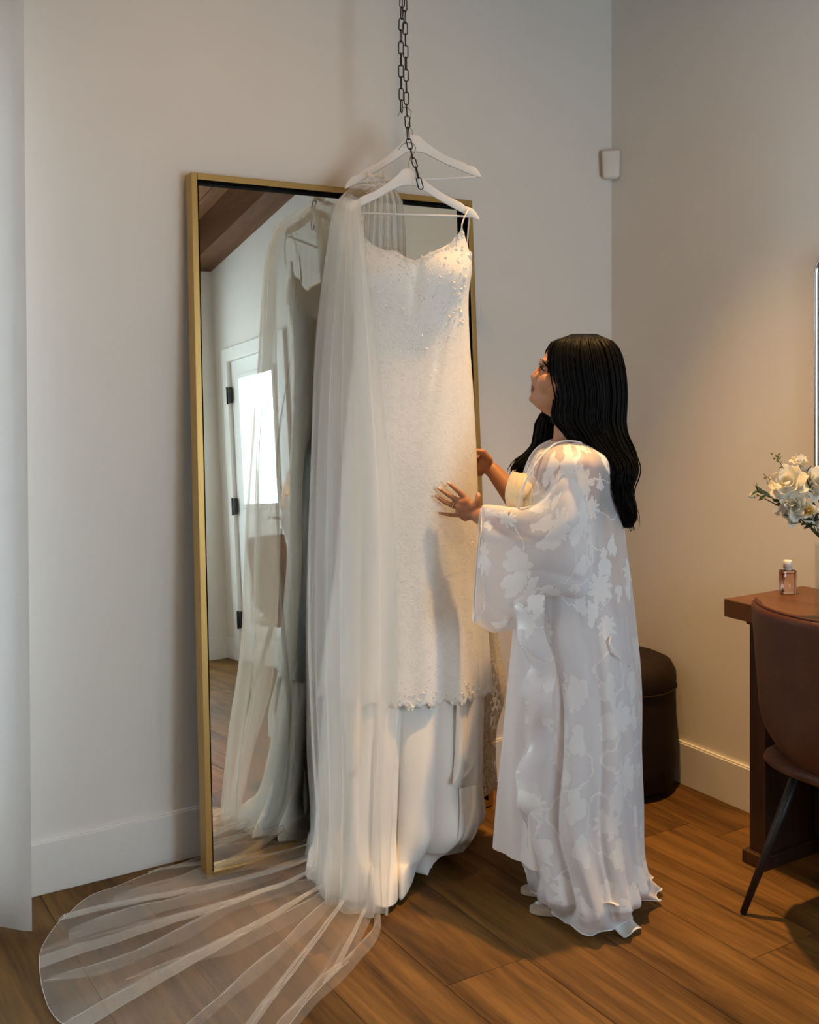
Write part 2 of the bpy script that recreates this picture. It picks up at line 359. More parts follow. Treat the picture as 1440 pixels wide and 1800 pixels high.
# ---------------------------------------------------------------- the setting
T = 0.18
def zc(y): return 3.02+0.14*(y+4.1)          # the sloped ceiling
floor = empty('floor', (0, 0, 0), kind='structure')
mesh('subfloor', *box(LX-T, RX+T, FY-T, T, -0.1, -0.012), M['gap'], floor, smooth=False)
joints = {0: [-1.02, -2.9], 1: [-0.35, -2.05, -3.7], 2: [-1.0, -2.65], 3: [-1.336, -3.1], 4: [-0.65, -2.3, -3.9], -1: [-0.718, -2.6], -2: [-1.6, -3.3], -3: [-0.5, -2.2, -3.9], -4: [-1.2, -3.0], -5: [-1.9, -3.6]}
PW = 0.246
k = -12
while 1.505+PW*k < RX:
    x0 = max(LX, 1.505+PW*k); x1 = min(RX, 1.505+PW*(k+1))
    if x1 > LX+0.02:
        js = [0.0]+joints.get(k, [-0.4-0.37*(k % 4), -2.3-0.37*(k % 4)])+[FY]
        for a, b in zip(js[:-1], js[1:]):
            mesh('plank', *box(x0+0.0008, x1-0.0008, b+0.0008, a-0.0008, -0.012, 0.0, 0.0012), M['oak'], floor, smooth=False)
    k += 1
def wall_mb(parts): 
    b = MB()
    for p in parts: b.add(box(*p))
    return b
wall_mb([(LX-T, W1[0], 0, T, -.1, 3.8), (W1[1], RX+T, 0, T, -.1, 3.8), (W1[0], W1[1], 0, T, -.1, W1[2]), (W1[0], W1[1], 0, T, W1[3], 3.8)]).mesh('wall_back', M['wall'], smooth=False)['kind'] = 'structure'
wall_mb([(RX, RX+T, DR[1], 0, -.1, 3.8), (RX, RX+T, FY, DR[0], -.1, 3.8), (RX, RX+T, DR[0], DR[1], DR[2], 3.8)]).mesh('wall_right', M['wall'], smooth=False)['kind'] = 'structure'
wall_mb([(LX-T, W2[0], FY-T, FY, -.1, 3.8), (W2[1], RX+T, FY-T, FY, -.1, 3.8), (W2[0], W2[1], FY-T, FY, -.1, W2[2]), (W2[0], W2[1], FY-T, FY, W2[3], 3.8)]).mesh('wall_front', M['wall'], smooth=False)['kind'] = 'structure'
mesh('wall_left', *box(LX-T, LX, FY, 0, -.1, 3.8), M['wall'], smooth=False)['kind'] = 'structure'
ceil = empty('ceiling', (0, 0, 3.3), kind='structure')
def slopebox(x0, x1, y0, y1, lo, hi):
    v, f = box(x0, x1, y0, y1, 0, 1); v = [Vector((a[0], a[1], zc(a[1])+(lo if a[2] < .5 else hi))) for a in v]; return v, f
mesh('roof_deck', *slopebox(LX-T, RX+T, FY-T, T, 0.03, 0.12), M['gap'], ceil, smooth=False)
x = LX
while x < RX-0.02:
    mesh('ceiling_plank', *slopebox(x+0.003, min(RX, x+0.14)-0.003, FY, 0, 0, 0.03), M['ceil'], ceil, smooth=False); x += 0.14
for bx in (-0.55, 0.62, 1.765):
    mesh('beam', *slopebox(bx-0.08, bx+0.08, FY, 0, -0.19, 0), M['beam'], ceil, smooth=False)
mesh('beam', *slopebox(RX-0.20, RX-0.002, FY, 0, -0.25, 0), M['beam'], ceil, smooth=False)
def baseboard(name, pts):
    b = MB()
    for p in pts: b.add(box(*p, 0.002))
    tagit(b.mesh(name, M['trim'], smooth=False), kind='structure')
BB = 0.15
baseboard('baseboard_back', [(LX, RX, -0.014, 0, 0, BB), (LX, RX, -0.010, 0, BB, BB+0.006)])
baseboard('baseboard_right', [(RX-0.014, RX, DR[1]+0.08, -0.014, 0, BB), (RX-0.010, RX, DR[1]+0.08, -0.014, BB, BB+0.006), (RX-0.014, RX, FY, DR[0]-0.08, 0, BB)])
baseboard('baseboard_front', [(LX, RX-0.014, FY, FY+0.014, 0, BB)])
baseboard('baseboard_left', [(LX, LX+0.014, FY+.014, -0.014, 0, BB)])
def window(name, x0, x1, z0, z1, y, s):
    r = empty(name, ((x0+x1)/2, y, z0), kind='structure'); b = MB()
    for q in ((x0, x0+.05, z0, z1), (x1-.05, x1, z0, z1), (x0, x1, z0, z0+.05), (x0, x1, z1-.05, z1), ((x0+x1)/2-.025, (x0+x1)/2+.025, z0, z1)):
        b.add(box(q[0], q[1], y-.03, y+.03, q[2], q[3], .004))
    b.mesh('window_frame', M['trim'], r, smooth=False)
    for a, c in ((x0+.05, (x0+x1)/2-.025), ((x0+x1)/2+.025, x1-.05)):
        mesh('pane', *box(a, c, y-.003, y+.003, z0+.05, z1-.05), M['glass'], r, smooth=False)
    mesh('window_sill', *box(x0-.03, x1+.03, min(y, y-s*.12), max(y, y-s*.12), z0-.03, z0, .004), M['trim'], r, smooth=False)
window('window_1', *W1, 0.09, 1); window('added_window', *W2, FY-0.09, -1)  # the front one is added to light the dress from the viewer's side
# door with a glazed upper half, seen in the mirror
dr = empty('door_1', (RX, DR[0], 0), kind='structure')
b = MB(); y0, y1, zt = DR
for q in ((DR[0]+.004, DG[0], .006, zt-.004), (DG[1], DR[1]-.004, .006, zt-.004), (DG[0], DG[1], .006, DG[2]), (DG[0], DG[1], DG[3], zt-.004)): b.add(box(RX+.012, RX+.052, *q))
b.mesh('door_panel', M['door'], dr, smooth=False)
b = MB()
for q in ((DG[0], DG[1], .86, .90), (DG[0], DG[1], .20, .24), (DG[0], DG[0]+.03, .24, .86), (DG[1]-.03, DG[1], .24, .86),): b.add(box(RX+.002, RX+.014, *q, .003))
for q in ((DG[0]-.02, DG[0]+.012, DG[2]-.02, DG[3]+.02), (DG[1]-.012, DG[1]+.02, DG[2]-.02, DG[3]+.02), (DG[0], DG[1], DG[2]-.02, DG[2]+.012), (DG[0], DG[1], DG[3]-.012, DG[3]+.02)): b.add(box(RX+.0, RX+.012, *q, .003))
b.mesh('door_molding', M['door'], dr, smooth=False)
mesh('pane', *box(RX+.028, RX+.034, DG[0], DG[1], DG[2], DG[3]), M['glass'], dr, smooth=False)
b = MB()
for q in ((DR[0]-.09, DR[0], 0, zt+.09), (DR[1], DR[1]+.09, 0, zt+.09), (DR[0], DR[1], zt, zt+.09)): b.add(box(RX-.018, RX+.001, *q, .003))
b.mesh('door_frame', M['trim'], dr, smooth=False)
for z in (.28, 1.05, 1.82):
    h = MB().add(box(RX-.022, RX+.006, DR[0]-.004, DR[0]+.026, z-.055, z+.055, .003)).add(tube([(RX-.024, DR[0]+.002, z-.06), (RX-.024, DR[0]+.002, z+.06)], .007)); h.mesh('hinge', M['black'], dr)
h = MB().add(tube([(RX+.012, DR[1]-.07, .97), (RX-.05, DR[1]-.07, .97)], .012)).add(tube([(RX-.05, DR[1]-.075, .97), (RX-.05, DR[1]-.19, .975)], .01)).add(box(RX, RX+.014, DR[1]-.1, DR[1]-.04, .9, 1.04, .004)); h.mesh('door_handle', M['chrome'], dr)
h = MB().add(tube([(RX+.012, DR[1]-.07, 1.12), (RX-.02, DR[1]-.07, 1.12)], .024, 18)); h.mesh('deadbolt', M['chrome'], dr)
mesh('threshold', *box(RX-.01, RX+.1, DR[0], DR[1], 0, .006), M['black'], dr, smooth=False)

# downlights: one over the desk corner, one added as warm fill
for i, (x, y, pw, ang) in enumerate(SPOTS):
    z = zc(y)
    r = empty('ceiling_downlight', (x, y, z), ['small round downlight in the wood ceiling above the ottoman and desk', 'added round fill light in the wood ceiling above the open floor'][i], 'ceiling light')
    mesh('trim_ring', *tube([(x+.055*cos(q*pi/12), y+.055*sin(q*pi/12), z-.006+.14*.055*sin(q*pi/12)) for q in range(24)], .007, 8, closed=True), M['black'], r)
    l = bpy.data.lights.new('downlight_lamp', 'SPOT'); l.energy = pw; l.color = WARM; l.spot_size = radians(ang); l.spot_blend = 1.0; l.shadow_soft_size = 0.035
    lo = bpy.data.objects.new('downlight_lamp', l); sc.collection.objects.link(lo); lo.location = (0, 0, -0.03); lo.parent = r
# motion sensor in the corner
cs = Vector((RX-.028, -.028, 1.52+355/FPX*4.36))
r = empty('motion_sensor', cs, 'small white motion sensor mounted high in the wall corner', 'sensor')
Mz = Matrix.Rotation(radians(-45), 3, 'Z')
v, f = box(-.034, .034, -.026, .026, -.055, .055, .011)
v = [Vector((a[0]*(1-.0*a[2])*(1.0+1.2*a[2]), a[1]*(1+2.0*a[2]) - .004, a[2])) for a in v]
mesh('sensor_body', [cs+Mz @ (a+Vector((0, -.006, 0))) for a in v], f, M['sensor'], r)
v, f = box(-.024, .024, -.034, -.026, -.040, .002, .004); mesh('sensor_lens', [cs+Mz @ Vector(a) for a in v], f, M['trim'], r)

# ---------------------------------------------------------------- sheer curtain
def curt(u, v):
    xx = lerp(-1.12, 0.675, u); z = lerp(2.62, 0.012, v)
    a = 0.028+0.010*v
    return Vector((xx+0.02*sin(xx*30)*v, -0.185+a*sin(xx*2*pi/0.145+0.5)+0.012*sin(xx*21+2)*v, z))
v, f, uv = grid(260, 30, curt)
r = empty('sheer_curtain', (-.2, -.185, 0), 'white sheer floor-length curtain hanging at the left edge beside the wall', 'curtain')
o = mesh('curtain_panel', v, f, M['sheer'], r, uvs=uv)
s_ = o.modifiers.new('t', 'SOLIDIFY'); s_.thickness = 0.0015
h = MB()
hv, hf, _ = grid(260, 2, lambda u, v: curt(u, lerp(.965, 1.0, v))+Vector((0, -.003, 0)), False); h.add((hv, hf))
h.add((lambda g: (g[0], g[1]))(grid(2, 40, lambda u, v: curt(lerp(.985, 1, u), v)+Vector((0, -.003, 0)))))
h.mesh('hem', M['sheer'], r)
b = MB().add(tube([(-1.2, -.185, 2.64), (.72, -.185, 2.64)], .010, 12)).add(ball((.725, -.185, 2.64), .014)).add(ball((-1.2, -.185, 2.64), .022)); 
for xx in (-1.1, .6): b.add(tube([(xx, -.185, 2.64), (xx, 0, 2.64)], .007, 8))
rr = empty('curtain_rod', (0, -.185, 2.64), 'black curtain rod above the window', 'curtain rod'); b.mesh('rod', M['black'], rr)

# ---------------------------------------------------------------- leaning floor mirror
MX0, MX1, MH = 1.207, 2.262, 2.125
LEAN = math.atan2(0.128, 2.1)
r = empty('floor_mirror', ((MX0+MX1)/2, -.10, 0), 'tall brass-framed floor mirror leaning on the back wall', 'mirror')
def ml(x, y, z):   # y towards the wall from the frame's back foot
    return Vector((x, -.140+z*sin(LEAN)+y*cos(LEAN), z*cos(LEAN)-y*sin(LEAN)*1.0+0.002))
def mbox(x0, x1, y0, y1, z0, z1, bev=0):
    v, f = box(x0, x1, y0, y1, z0, z1, bev); return [ml(*a) for a in v], f
FD, FW = 0.050, 0.020
for q in ((MX0, MX0+FW, 0, MH), (MX1-FW, MX1, 0, MH), (MX0+FW, MX1-FW, 0, FW), (MX0+FW, MX1-FW, MH-FW, MH)):
    mesh('frame_rail', *mbox(q[0], q[1], -FD, 0, q[2], q[3], .0015), M['brass'], r, smooth=False)
b = MB()
for q in ((MX0+FW, MX0+FW+.004, FW, MH-FW), (MX1-FW-.004, MX1-FW, FW, MH-FW), (MX0+FW, MX1-FW, MH-FW-.004, MH-FW)): b.add(mbox(q[0], q[1], -.047, -.012, q[2], q[3]))
b.mesh('inner_liner', M['liner'], r, smooth=False)
mesh('mirror_pane', *mbox(MX0+FW, MX1-FW, -.016, -.008, FW, MH-FW), M['mirror'], r, smooth=False)

# ---------------------------------------------------------------- wall mirror above the desk
wy1, wy0, wz0, wz1 = -.975, -1.62, 1.10, 1.895
r = empty('vanity_mirror', (RX, (wy0+wy1)/2, wz0), 'rounded-corner wall mirror at the far right above the flowers', 'mirror')
def rrect(y0, y1, z0, z1, rad, n=8):
    o = []
    for cy, cz, a in ((y1-rad, z1-rad, 0), (y0+rad, z1-rad, pi/2), (y0+rad, z0+rad, pi), (y1-rad, z0+rad, 1.5*pi)):
        for i in range(n+1): q = a+pi/2*i/n; o.append((cy+rad*cos(q), cz+rad*sin(q)))
    return o
rp = rrect(wy0, wy1, wz0, wz1, .07)
mesh('frame', *tube([(RX-.014, a, c) for a, c in rp], [(.012, .006)]*len(rp), 8, closed=True), M['chrome'], r)
mesh('mirror_pane', [(RX-.010, a, c) for a, c in rp]+[(RX-.002, a, c) for a, c in rp], [tuple(range(len(rp)))]+[(i, (i+1) % len(rp), (i+1) % len(rp)+len(rp), i+len(rp)) for i in range(len(rp))], M['mirror'], r, smooth=False)

# ---------------------------------------------------------------- ottoman
oc = Vector((2.775, -.27, 0)); orr = .20
r = empty('ottoman', oc, 'round dark brown ottoman in the corner behind the woman', 'ottoman')
prof = [(0, .02), (orr-.03, .02), (orr-.006, .03), (orr-.001, .1), (orr+.002, .30), (orr, .375)]
def lathe(c, prof, n=40):
    v = []; f = []
    for (a, z) in prof:
        for k in range(n): q = 2*pi*k/n; v.append(Vector((c[0]+a*cos(q), c[1]+a*sin(q), c[2]+z)))
    for i in range(len(prof)-1):
        for k in range(n): f.append((i*n+k, i*n+(k+1) % n, (i+1)*n+(k+1) % n, (i+1)*n+k))
    return v, f
mesh('base', *lathe(oc, prof), M['pouf'], r)
mesh('seat_pad', *lathe(oc, [(orr, .378), (orr+.003, .40), (orr+.001, .43), (orr-.015, .462), (orr-.05, .478), (0, .482)]), M['pouf'], r)
mesh('piping', *tube([(oc.x+(orr+.002)*cos(q*pi/24), oc.y+(orr+.002)*sin(q*pi/24), .377) for q in range(48)], .004, 6, closed=True), M['pouf'], r)
mesh('feet', *lathe(oc, [(0, 0), (orr-.05, 0), (orr-.05, .021), (0, .021)]), M['black'], r)

# ---------------------------------------------------------------- vanity desk along the right wall
DZ = .815; dx0, dy1, dy0 = 2.606, -.915, -1.98
r = empty('vanity_desk', (2.79, -1.6, 0), 'walnut vanity desk with dark fluted panels along the right wall', 'desk')
mesh('desk_top', *box(dx0, RX-.003, dy0, dy1, DZ-.055, DZ, .003), M['desk'], r, smooth=False)
mesh('apron', *box(dx0+.05, RX-.01, dy0+.06, dy1-.045, DZ-.075, DZ-.055), M['desk_dark'], r, smooth=False)
for a, c in ((dy1-.095, dy1-.035), (dy0+.035, dy0+.095)):
    mesh('side_panel', *box(dx0+.075, RX-.02, a, c, .04, DZ-.055, .003), M['desk_dark'], r, smooth=False)
    mesh('foot', *box(dx0+.055, RX-.015, a-.012, c+.012, 0, .04, .003), M['desk_dark'], r, smooth=False)
mesh('back_panel', *box(RX-.06, RX-.04, dy0+.095, dy1-.095, .05, DZ-.075), M['flute'], r, smooth=False)
yy = dy1-.10
while yy > dy0+.12:
    mesh('slat', *box(RX-.082, RX-.06, yy-.022, yy, .05, DZ-.076, .004), M['flute'], r, smooth=False); yy -= .03

# ---------------------------------------------------------------- chairs
def make_chair(name, loc, rz, label, mat):
    r = empty(name, (0, 0, 0), label, 'chair')
    # local: faces +X, back at -X
    def shell(u, v):
        a = lerp(-1, 1, u); t = v
        q = a*radians(78); rad = .235
        top = .475-.02*abs(a)**3*0; z = lerp(.44, .885, t)
        taper = 1-(max(0, .35-t)/.35)**2*.35
        rr_ = rad*taper
        corner = max(0, abs(a)-.72)/.28
        z = min(z, .885-.20*corner**2)
        zz = max(z, .44+.14*(abs(a))**2)
        lean = -.05*t
        return Vector((-.02+lean-rr_*cos(q)*.95, rr_*1.06*sin(q), zz))
    v, f, uv = grid(36, 22, shell)
    o = mesh('backrest', v, f, mat, r, uvs=uv); s = o.modifiers.new('t', 'SOLIDIFY'); s.thickness = .028; s.offset = 0
    bv = o.modifiers.new('b', 'SUBSURF'); bv.levels = 1; bv.render_levels = 1
    rim = [shell(u/40, 1.0) for u in range(41)]
    mesh('piping', *tube(rim, .0045, 6), M['leather'], r)
    def seat(u, v):
        q = 2*pi*u; s = sin(pi*v); c = -cos(pi*v)
        k = (abs(cos(q))**4+abs(sin(q))**4)**-.25
        return Vector((.02+.235*k*cos(q)*s**.45, .235*k*sin(q)*s**.45, .445+.035*c))
    v, f, uv = grid(40, 12, seat, True); mesh('seat', v, f, mat, r)
    for sx in (-1, 1):
        for sy in (-1, 1):
            p0 = Vector((.02+sx*.13, sy*.13, .42)); p1 = Vector((.02+sx*.235, sy*.235, 0.004))
            mesh('leg', *tube([p0, lerp(p0, p1, .5), p1], [.015, .0125, .009], 12), M['black'], r)
    b = MB().add(tube([(-.11, -.13, .415), (.15, .13, .415)], .009, 8)).add(tube([(-.11, .13, .415), (.15, -.13, .415)], .009, 8)); b.mesh('seat_frame', M['black'], r)
    r.location = loc; r.rotation_euler = (0, 0, rz); return r
make_chair('vanity_chair', (2.62, -1.40, 0), radians(0), 'brown leather chair with splayed black legs pulled up to the desk', M['leather'])
make_chair('vanity_chair', (2.66, -2.36, 0), radians(75), 'tan leather chair with black legs near the door, seen only in the mirror', M['leather_tan'])

# ---------------------------------------------------------------- perfume bottle
pb = P(1385, 1047, (CH-DZ)*FPX/(1044-650)); pb.z = DZ
r = empty('perfume_bottle', pb, 'small clear perfume bottle with pale pink liquid on the desk', 'perfume bottle')
Mb = Matrix.Rotation(radians(-20), 3, 'Z')
def pbx(*a): 
    v, f = box(*a); return [pb+Mb @ Vector(q) for q in v], f
mesh('bottle_body', *pbx(-.024, .024, -.014, .014, .001, .076, .004), M['bottle'], r)
mesh('perfume', *pbx(-.020, .020, -.010, .010, .008, .066, .002), M['scent'], r)
mesh('collar', *lathe(pb, [(0, .076), (.0125, .076), (.0125, .082), (.0, .082)], 20), M['pearl'], r)
mesh('cap', *lathe(pb, [(0, .082), (.0135, .082), (.0135, .104), (.012, .107), (0, .107)], 24), M['pearl'], r)

# ---------------------------------------------------------------- vase and flowers
vd = 3.16
vb = P(1462, 1075, vd); vb.z = DZ
r = empty('glass_vase', vb, 'clear glass vase of flowers at the right edge of the desk', 'vase')
mesh('vase_body', *lathe(vb, [(0, .001), (.044, .001), (.046, .01), (.046, .20), (.044, .20), (.043, .016), (0, .014)], 32), M['glass'], r)
mesh('water', *lathe(vb, [(0, .017), (.041, .018), (.041, .10), (0, .10)], 28), M['glass'], r)
FG = 'flowers and greenery in the vase'
def frame_for(ax):
    ax = Vector(ax).normalized(); a = ax.orthogonal().normalized(); b = ax.cross(a); return Matrix((a, b, ax)).transposed()
def stem_to(c, parent, ax):
    mouth = vb+Vector((random.uniform(-.022, .022), random.uniform(-.022, .022), .20)); low = vb+Vector((random.uniform(-.02, .02), random.uniform(-.02, .02), .02))
    c = Vector(c); mid = lerp(mouth, c, .55)-Vector(ax).normalized()*.015
    pts = [low, mouth]+[cr([mouth, mid, c], t) for t in (.3, .6, .85, 1)]
    mesh('stem', *tube(pts, [.0018]*len(pts), 6), M['leaf'], parent)
def rose(c, ax, R, label, mat='petal', ruffle=.12, openn=1.0, name='white_rose'):
    c = Vector(c); r = empty(name, c, label, 'flower', FG); F = frame_for(ax)
    n = 0
    for ring, (cnt, rr_, tilt, hh) in enumerate(((3, .22, .15, .95), (4, .42, .35, .95), (5, .66, .62, .85), (6, .92, 1.0, .62))):
        for k in range(cnt):
            q0 = 2*pi*k/cnt+ring*.7+random.uniform(-.15, .15); n += 1; w_ = 2*pi/cnt*.72
            ph = random.random()*6
            def pt(u, v):
                a = q0+(u-.5)*2*w_*(.35+.65*min(1, v*1.5)); t = v
                out_ = R*openn*(.06+rr_*sin(t*pi/2)**.8+(.22*tilt*t**3)); zz = R*(-.35+hh*1.25*t-.30*tilt*t**3-.18*(abs(u-.5)*2)**3*t)
                w2 = 1+ruffle*sin(u*9+ph)*t*t
                return c+F @ Vector((out_*cos(a)*w2, out_*sin(a)*w2, zz+R*ruffle*.7*sin(u*12+ph)*t*t))
            v, f, uv = grid(8, 6, pt); mesh('petal', v, f, M[mat], r, uvs=uv)
    b = MB()
    for k in range(5):
        q = 2*pi*k/5; v, f, _ = grid(2, 4, lambda u, v: c+F @ Vector((cos(q+(u-.5)*.7*(1-v))*R*(.1+.55*v), sin(q+(u-.5)*.7*(1-v))*R*(.1+.55*v), R*(-.38+.05*v-.1*v*v)))); b.add((v, f))
    b.mesh('sepals', M['leaf'], r)
    stem_to(c-F @ Vector((0, 0, R*.35)), r, ax)
    return r
rose(P(1405, 812, 3.14), -Rv*.1+Zv*1.2-Fv*.15, .030, 'upright white rose, topmost bloom of the bouquet', openn=.72)
rose(P(1386, 850, 3.11), -Rv*.55+Zv*.5-Fv*.7, .046, 'large open white rose left of centre in the bouquet')
rose(P(1397, 890, 3.09), -Rv*.35-Zv*.1-Fv*.9, .041, 'ruffled white bloom at the bottom of the bouquet', ruffle=.28, name='white_carnation')
rose(P(1434, 850, 3.12), -Rv*.05+Zv*.4-Fv*.9, .043, 'white rose cut by the right edge of the photo')
rose(P(1421, 897, 3.07), -Rv*.2-Zv*.3-Fv*.9, .022, 'small pale yellow bud at the lower right of the bouquet', 'petal_y', openn=.6, name='yellow_bud')
rose(P(1446, 908, 3.08), Rv*.2-Zv*.2-Fv*.9, .028, 'cream bloom at the lower right edge of the bouquet', 'petal', name='cream_rose')
rose(P(1326, 870, 3.12), -Rv*1.0-Zv*.25-Fv*.2, .020, 'closed pale bud pointing left at the far end of the bouquet', 'petal', .05, .45, name='closed_bud')
rose(P(1470, 835, 3.16), Rv*.5+Zv*.6-Fv*.5, .042, 'white rose hidden beyond the right edge of the photo')
def sprig(c0, c1, label, mat, nl, size, name='leafy_sprig', berries=0, curl=0):
    c0 = Vector(c0); c1 = Vector(c1); r = empty(name, c1, label, 'foliage', FG)
    mid = lerp(c0, c1, .5)+Vector((0, 0, .02)); pts = [cr([c0, mid, c1], t/8) for t in range(9)]
    mesh('stem', *tube(pts, [.0016*(1-.06*i) for i in range(9)], 6), M['rust' if mat == 'rust' else 'leaf'], r)
    for i in range(nl):
        t = .30+.70*(i+1)/nl; p = cr([c0, mid, c1], min(1, t)); d = (c1-c0).normalized(); sd = -1 if i % 2 else 1
        out_ = (d*.6+Zv.cross(d).normalized()*sd*.5+Vector((random.uniform(-.6, .6), random.uniform(-.6, .6), random.uniform(-.7, .7)))).normalized()
        F = frame_for(out_); L = size*random.uniform(.7, 1.15)
        v, f, _ = grid(4, 6, lambda u, v: p+F @ Vector(((u-.5)*L*.42*sin(pi*min(1, v+.04))**.8, abs(u-.5)*L*.12-.35*L*v*v, L*v)))
        mesh('leaf', v, f, M[mat], r)
    for i in range(berries):
        p = c1+Vector((random.uniform(-1, 1), random.uniform(-1, 1), random.uniform(-.6, 1)))*.014
        mesh('berry', *ball(p, .0035, n=8), M[mat], r)
ctr = P(1440, 945, 3.13)
sprig(ctr, P(1366, 806, 3.13), 'light green budding sprig rising at the upper left of the bouquet', 'leaf_light', 16, .017, berries=12)
sprig(ctr, P(1334, 864, 3.11), 'pointed green leaves at the left end of the bouquet', 'leaf', 12, .030)
sprig(ctr, P(1346, 836, 3.14), 'thin reddish curly sprig on the left of the bouquet', 'rust', 14, .014)
sprig(ctr, P(1372, 905, 3.08), 'small drooping reddish leaves below the carnation', 'rust', 10, .016)
sprig(ctr, P(1390, 921, 3.08), 'dark drooping leaves under the bouquet', 'leaf', 9, .018)
sprig(ctr, P(1418, 838, 3.10), 'dark green leaves between the topmost and right roses', 'leaf', 12, .030)
sprig(ctr, P(1430, 915, 3.07), 'dense dark leaves at the base of the bouquet', 'leaf', 12, .034)
sprig(ctr, P(1362, 878, 3.12), 'dark leaves beneath the large open rose', 'leaf', 10, .024)

# ---------------------------------------------------------------- hanging chain
def link_shape(L=.0445, Wd=.0185, rw=.0019):
    pts = []; h = (L-Wd)/2-rw*0; rr_ = Wd/2-rw
    for q in range(7): a = pi*q/6; pts.append(Vector((rr_*cos(a), 0, h+rr_*sin(a))))
    for q in range(7): a = pi+pi*q/6; pts.append(Vector((rr_*cos(a), 0, -h+rr_*sin(a))))
    return tube(pts, rw, 7, closed=True)
lv, lf = link_shape(); link_me = bpy.data.meshes.new('link'); link_me.from_pydata([tuple(v) for v in lv], [], lf)
link_me.polygons.foreach_set('use_smooth', [True]*len(link_me.polygons)); link_me.materials.append(M['link'])
HD = 3.46
strandA = [P(709, -45, HD), P(705, 60, HD), P(705, 120, HD), P(706, 199, HD)]
strandB = [P(710, -45, HD-.004), P(713, 80, HD-.004), P(715, 190, HD-.004), P(718, 245, HD-.006), P(724, 272, HD-.03), P(731, 294, HD-.055), P(741, 334, HD-.07)]
ctop = zc(P(709, -45, HD).y)-.19
chroot = empty('hanging_chain', (strandA[0].x, strandA[0].y, ctop), 'black iron chain in two strands hanging down to the white hangers', 'chain')
def lay_chain(path, pitch=.0370, start=0):
    top = Vector((path[0].x, path[0].y, ctop-.03)); path = [top]+path
    pts = []; 
    for i in range(len(path)-1):
        n = 40
        for k in range(n): pts.append(lerp(path[i], path[i+1], k/n))
    pts.append(path[-1]); pts.reverse()
    pos = [pts[0]+(pts[1]-pts[0]).normalized()*0]; cents = []; acc = 0; nxt = pitch*.6; last = pts[0]
    for p in pts[1:]:
        d = (p-last).length
        while acc+d >= nxt:
            cents.append((lerp(last, p, (nxt-acc)/d), (p-last).normalized())); nxt += pitch
        acc += d; last = p
    for i, (c, t) in enumerate(cents):
        o = bpy.data.objects.new('link', link_me); sc.collection.objects.link(o); o.parent = chroot; o.location = c-chroot.location
        ang = (radians(12) if (i+start) % 2 == 0 else radians(76))+random.uniform(-.2, .2)
        x_ = (Rv*cos(ang)+Fv*sin(ang)); x_ = (x_-t*x_.dot(t)).normalized(); y_ = t.cross(x_)
        o.rotation_euler = Matrix((x_, y_, t)).transposed().to_euler()
    return cents
cA = lay_chain(strandA, start=1); cB = lay_chain(strandB)
mesh('ceiling_hook', *tube([(chroot.location.x, chroot.location.y, ctop+.01), (chroot.location.x, chroot.location.y, ctop-.012), (chroot.location.x+.010, chroot.location.y-.006, ctop-.02), (chroot.location.x+.006, chroot.location.y-.004, ctop-.034), (chroot.location.x-.006, chroot.location.y+.004, ctop-.03)], .003, 8), M['link'], chroot)

# ---------------------------------------------------------------- hangers
def hanger(label, apexpx, d, tipL, tipR, hookpx, barpx, fwd=0.0):
    a = P(*apexpx, d); r = empty('coat_hanger', a, label, 'hanger', 'white wooden hangers')
    # body: centre line in photo proportions, on a vertical plane facing the viewer
    cl = [tipL, (lerp(tipL[0], apexpx[0], .12), lerp(tipL[1], apexpx[1]+22, .12)-4), (lerp(tipL[0], apexpx[0], .5), lerp(tipL[1], apexpx[1]+16, .5)), (lerp(tipL[0], apexpx[0], .80), lerp(tipL[1], apexpx[1]+12, .80)), (apexpx[0]-9, apexpx[1]+16),
          (apexpx[0]+9, apexpx[1]+16), (lerp(tipR[0], apexpx[0], .80), lerp(tipR[1], apexpx[1]+12, .80)), (lerp(tipR[0], apexpx[0], .5), lerp(tipR[1], apexpx[1]+16, .5)), (lerp(tipR[0], apexpx[0], .12), lerp(tipR[1], apexpx[1]+22, .12)-4), tipR]
    hw = [2, 8.5, 8, 10.5, 15, 15, 10.5, 8, 8.5, 2]
    n = 64; top = []; bot = []
    for i in range(n+1):
        t = i/n; x = cr([c[0] for c in cl], t); y = cr([c[1] for c in cl], t); h = cr(hw, t)
        notch = 3.2*exp(-((t-.135)/.012)**2)+3.2*exp(-((t-.865)/.012)**2)
        top.append((x, y-h+notch)); bot.append((x, y+h*.9))
    v = []; f = []
    for i in range(n+1):
        e = .006*(.55+.45*sin(pi*i/n))
        for (q, s) in ((top[i], -e), (top[i], e), (bot[i], e), (bot[i], -e)): v.append(P2(q[0], q[1], d, s))
    for i in range(n):
        for k in range(4): f.append((i*4+k, i*4+(k+1) % 4, i*4+4+(k+1) % 4, i*4+4+k))
    f += [(0, 3, 2, 1), (n*4, n*4+1, n*4+2, n*4+3)]
    o = mesh('hanger_body', v, f, M['white_wood'], r); bv = o.modifiers.new('b', 'BEVEL'); bv.width = .0025; bv.segments = 2; bv.limit_method = 'ANGLE'
    mesh('trouser_bar', *tube([P(*barpx[0], d), P(*barpx[1], d)], .0036, 10), M['white_wood'], r)
    mesh('hook', *tube([P(q[0], q[1], d+(q[2] if len(q) > 2 else 0)) for q in hookpx], .0013, 8), M['chrome'], r)
    return r
hanger('white wooden hanger behind, holding the veil', (727, 238), 3.54, (606, 331), (846, 311), [(726, 238), (724, 228, -.04), (717, 222, -.06), (722, 206, -.08), (723, 196, -.08), (717, 189, -.08), (708, 189, -.08), (703, 196, -.08), (700, 204, -.08)], [(618, 322), (838, 311)])
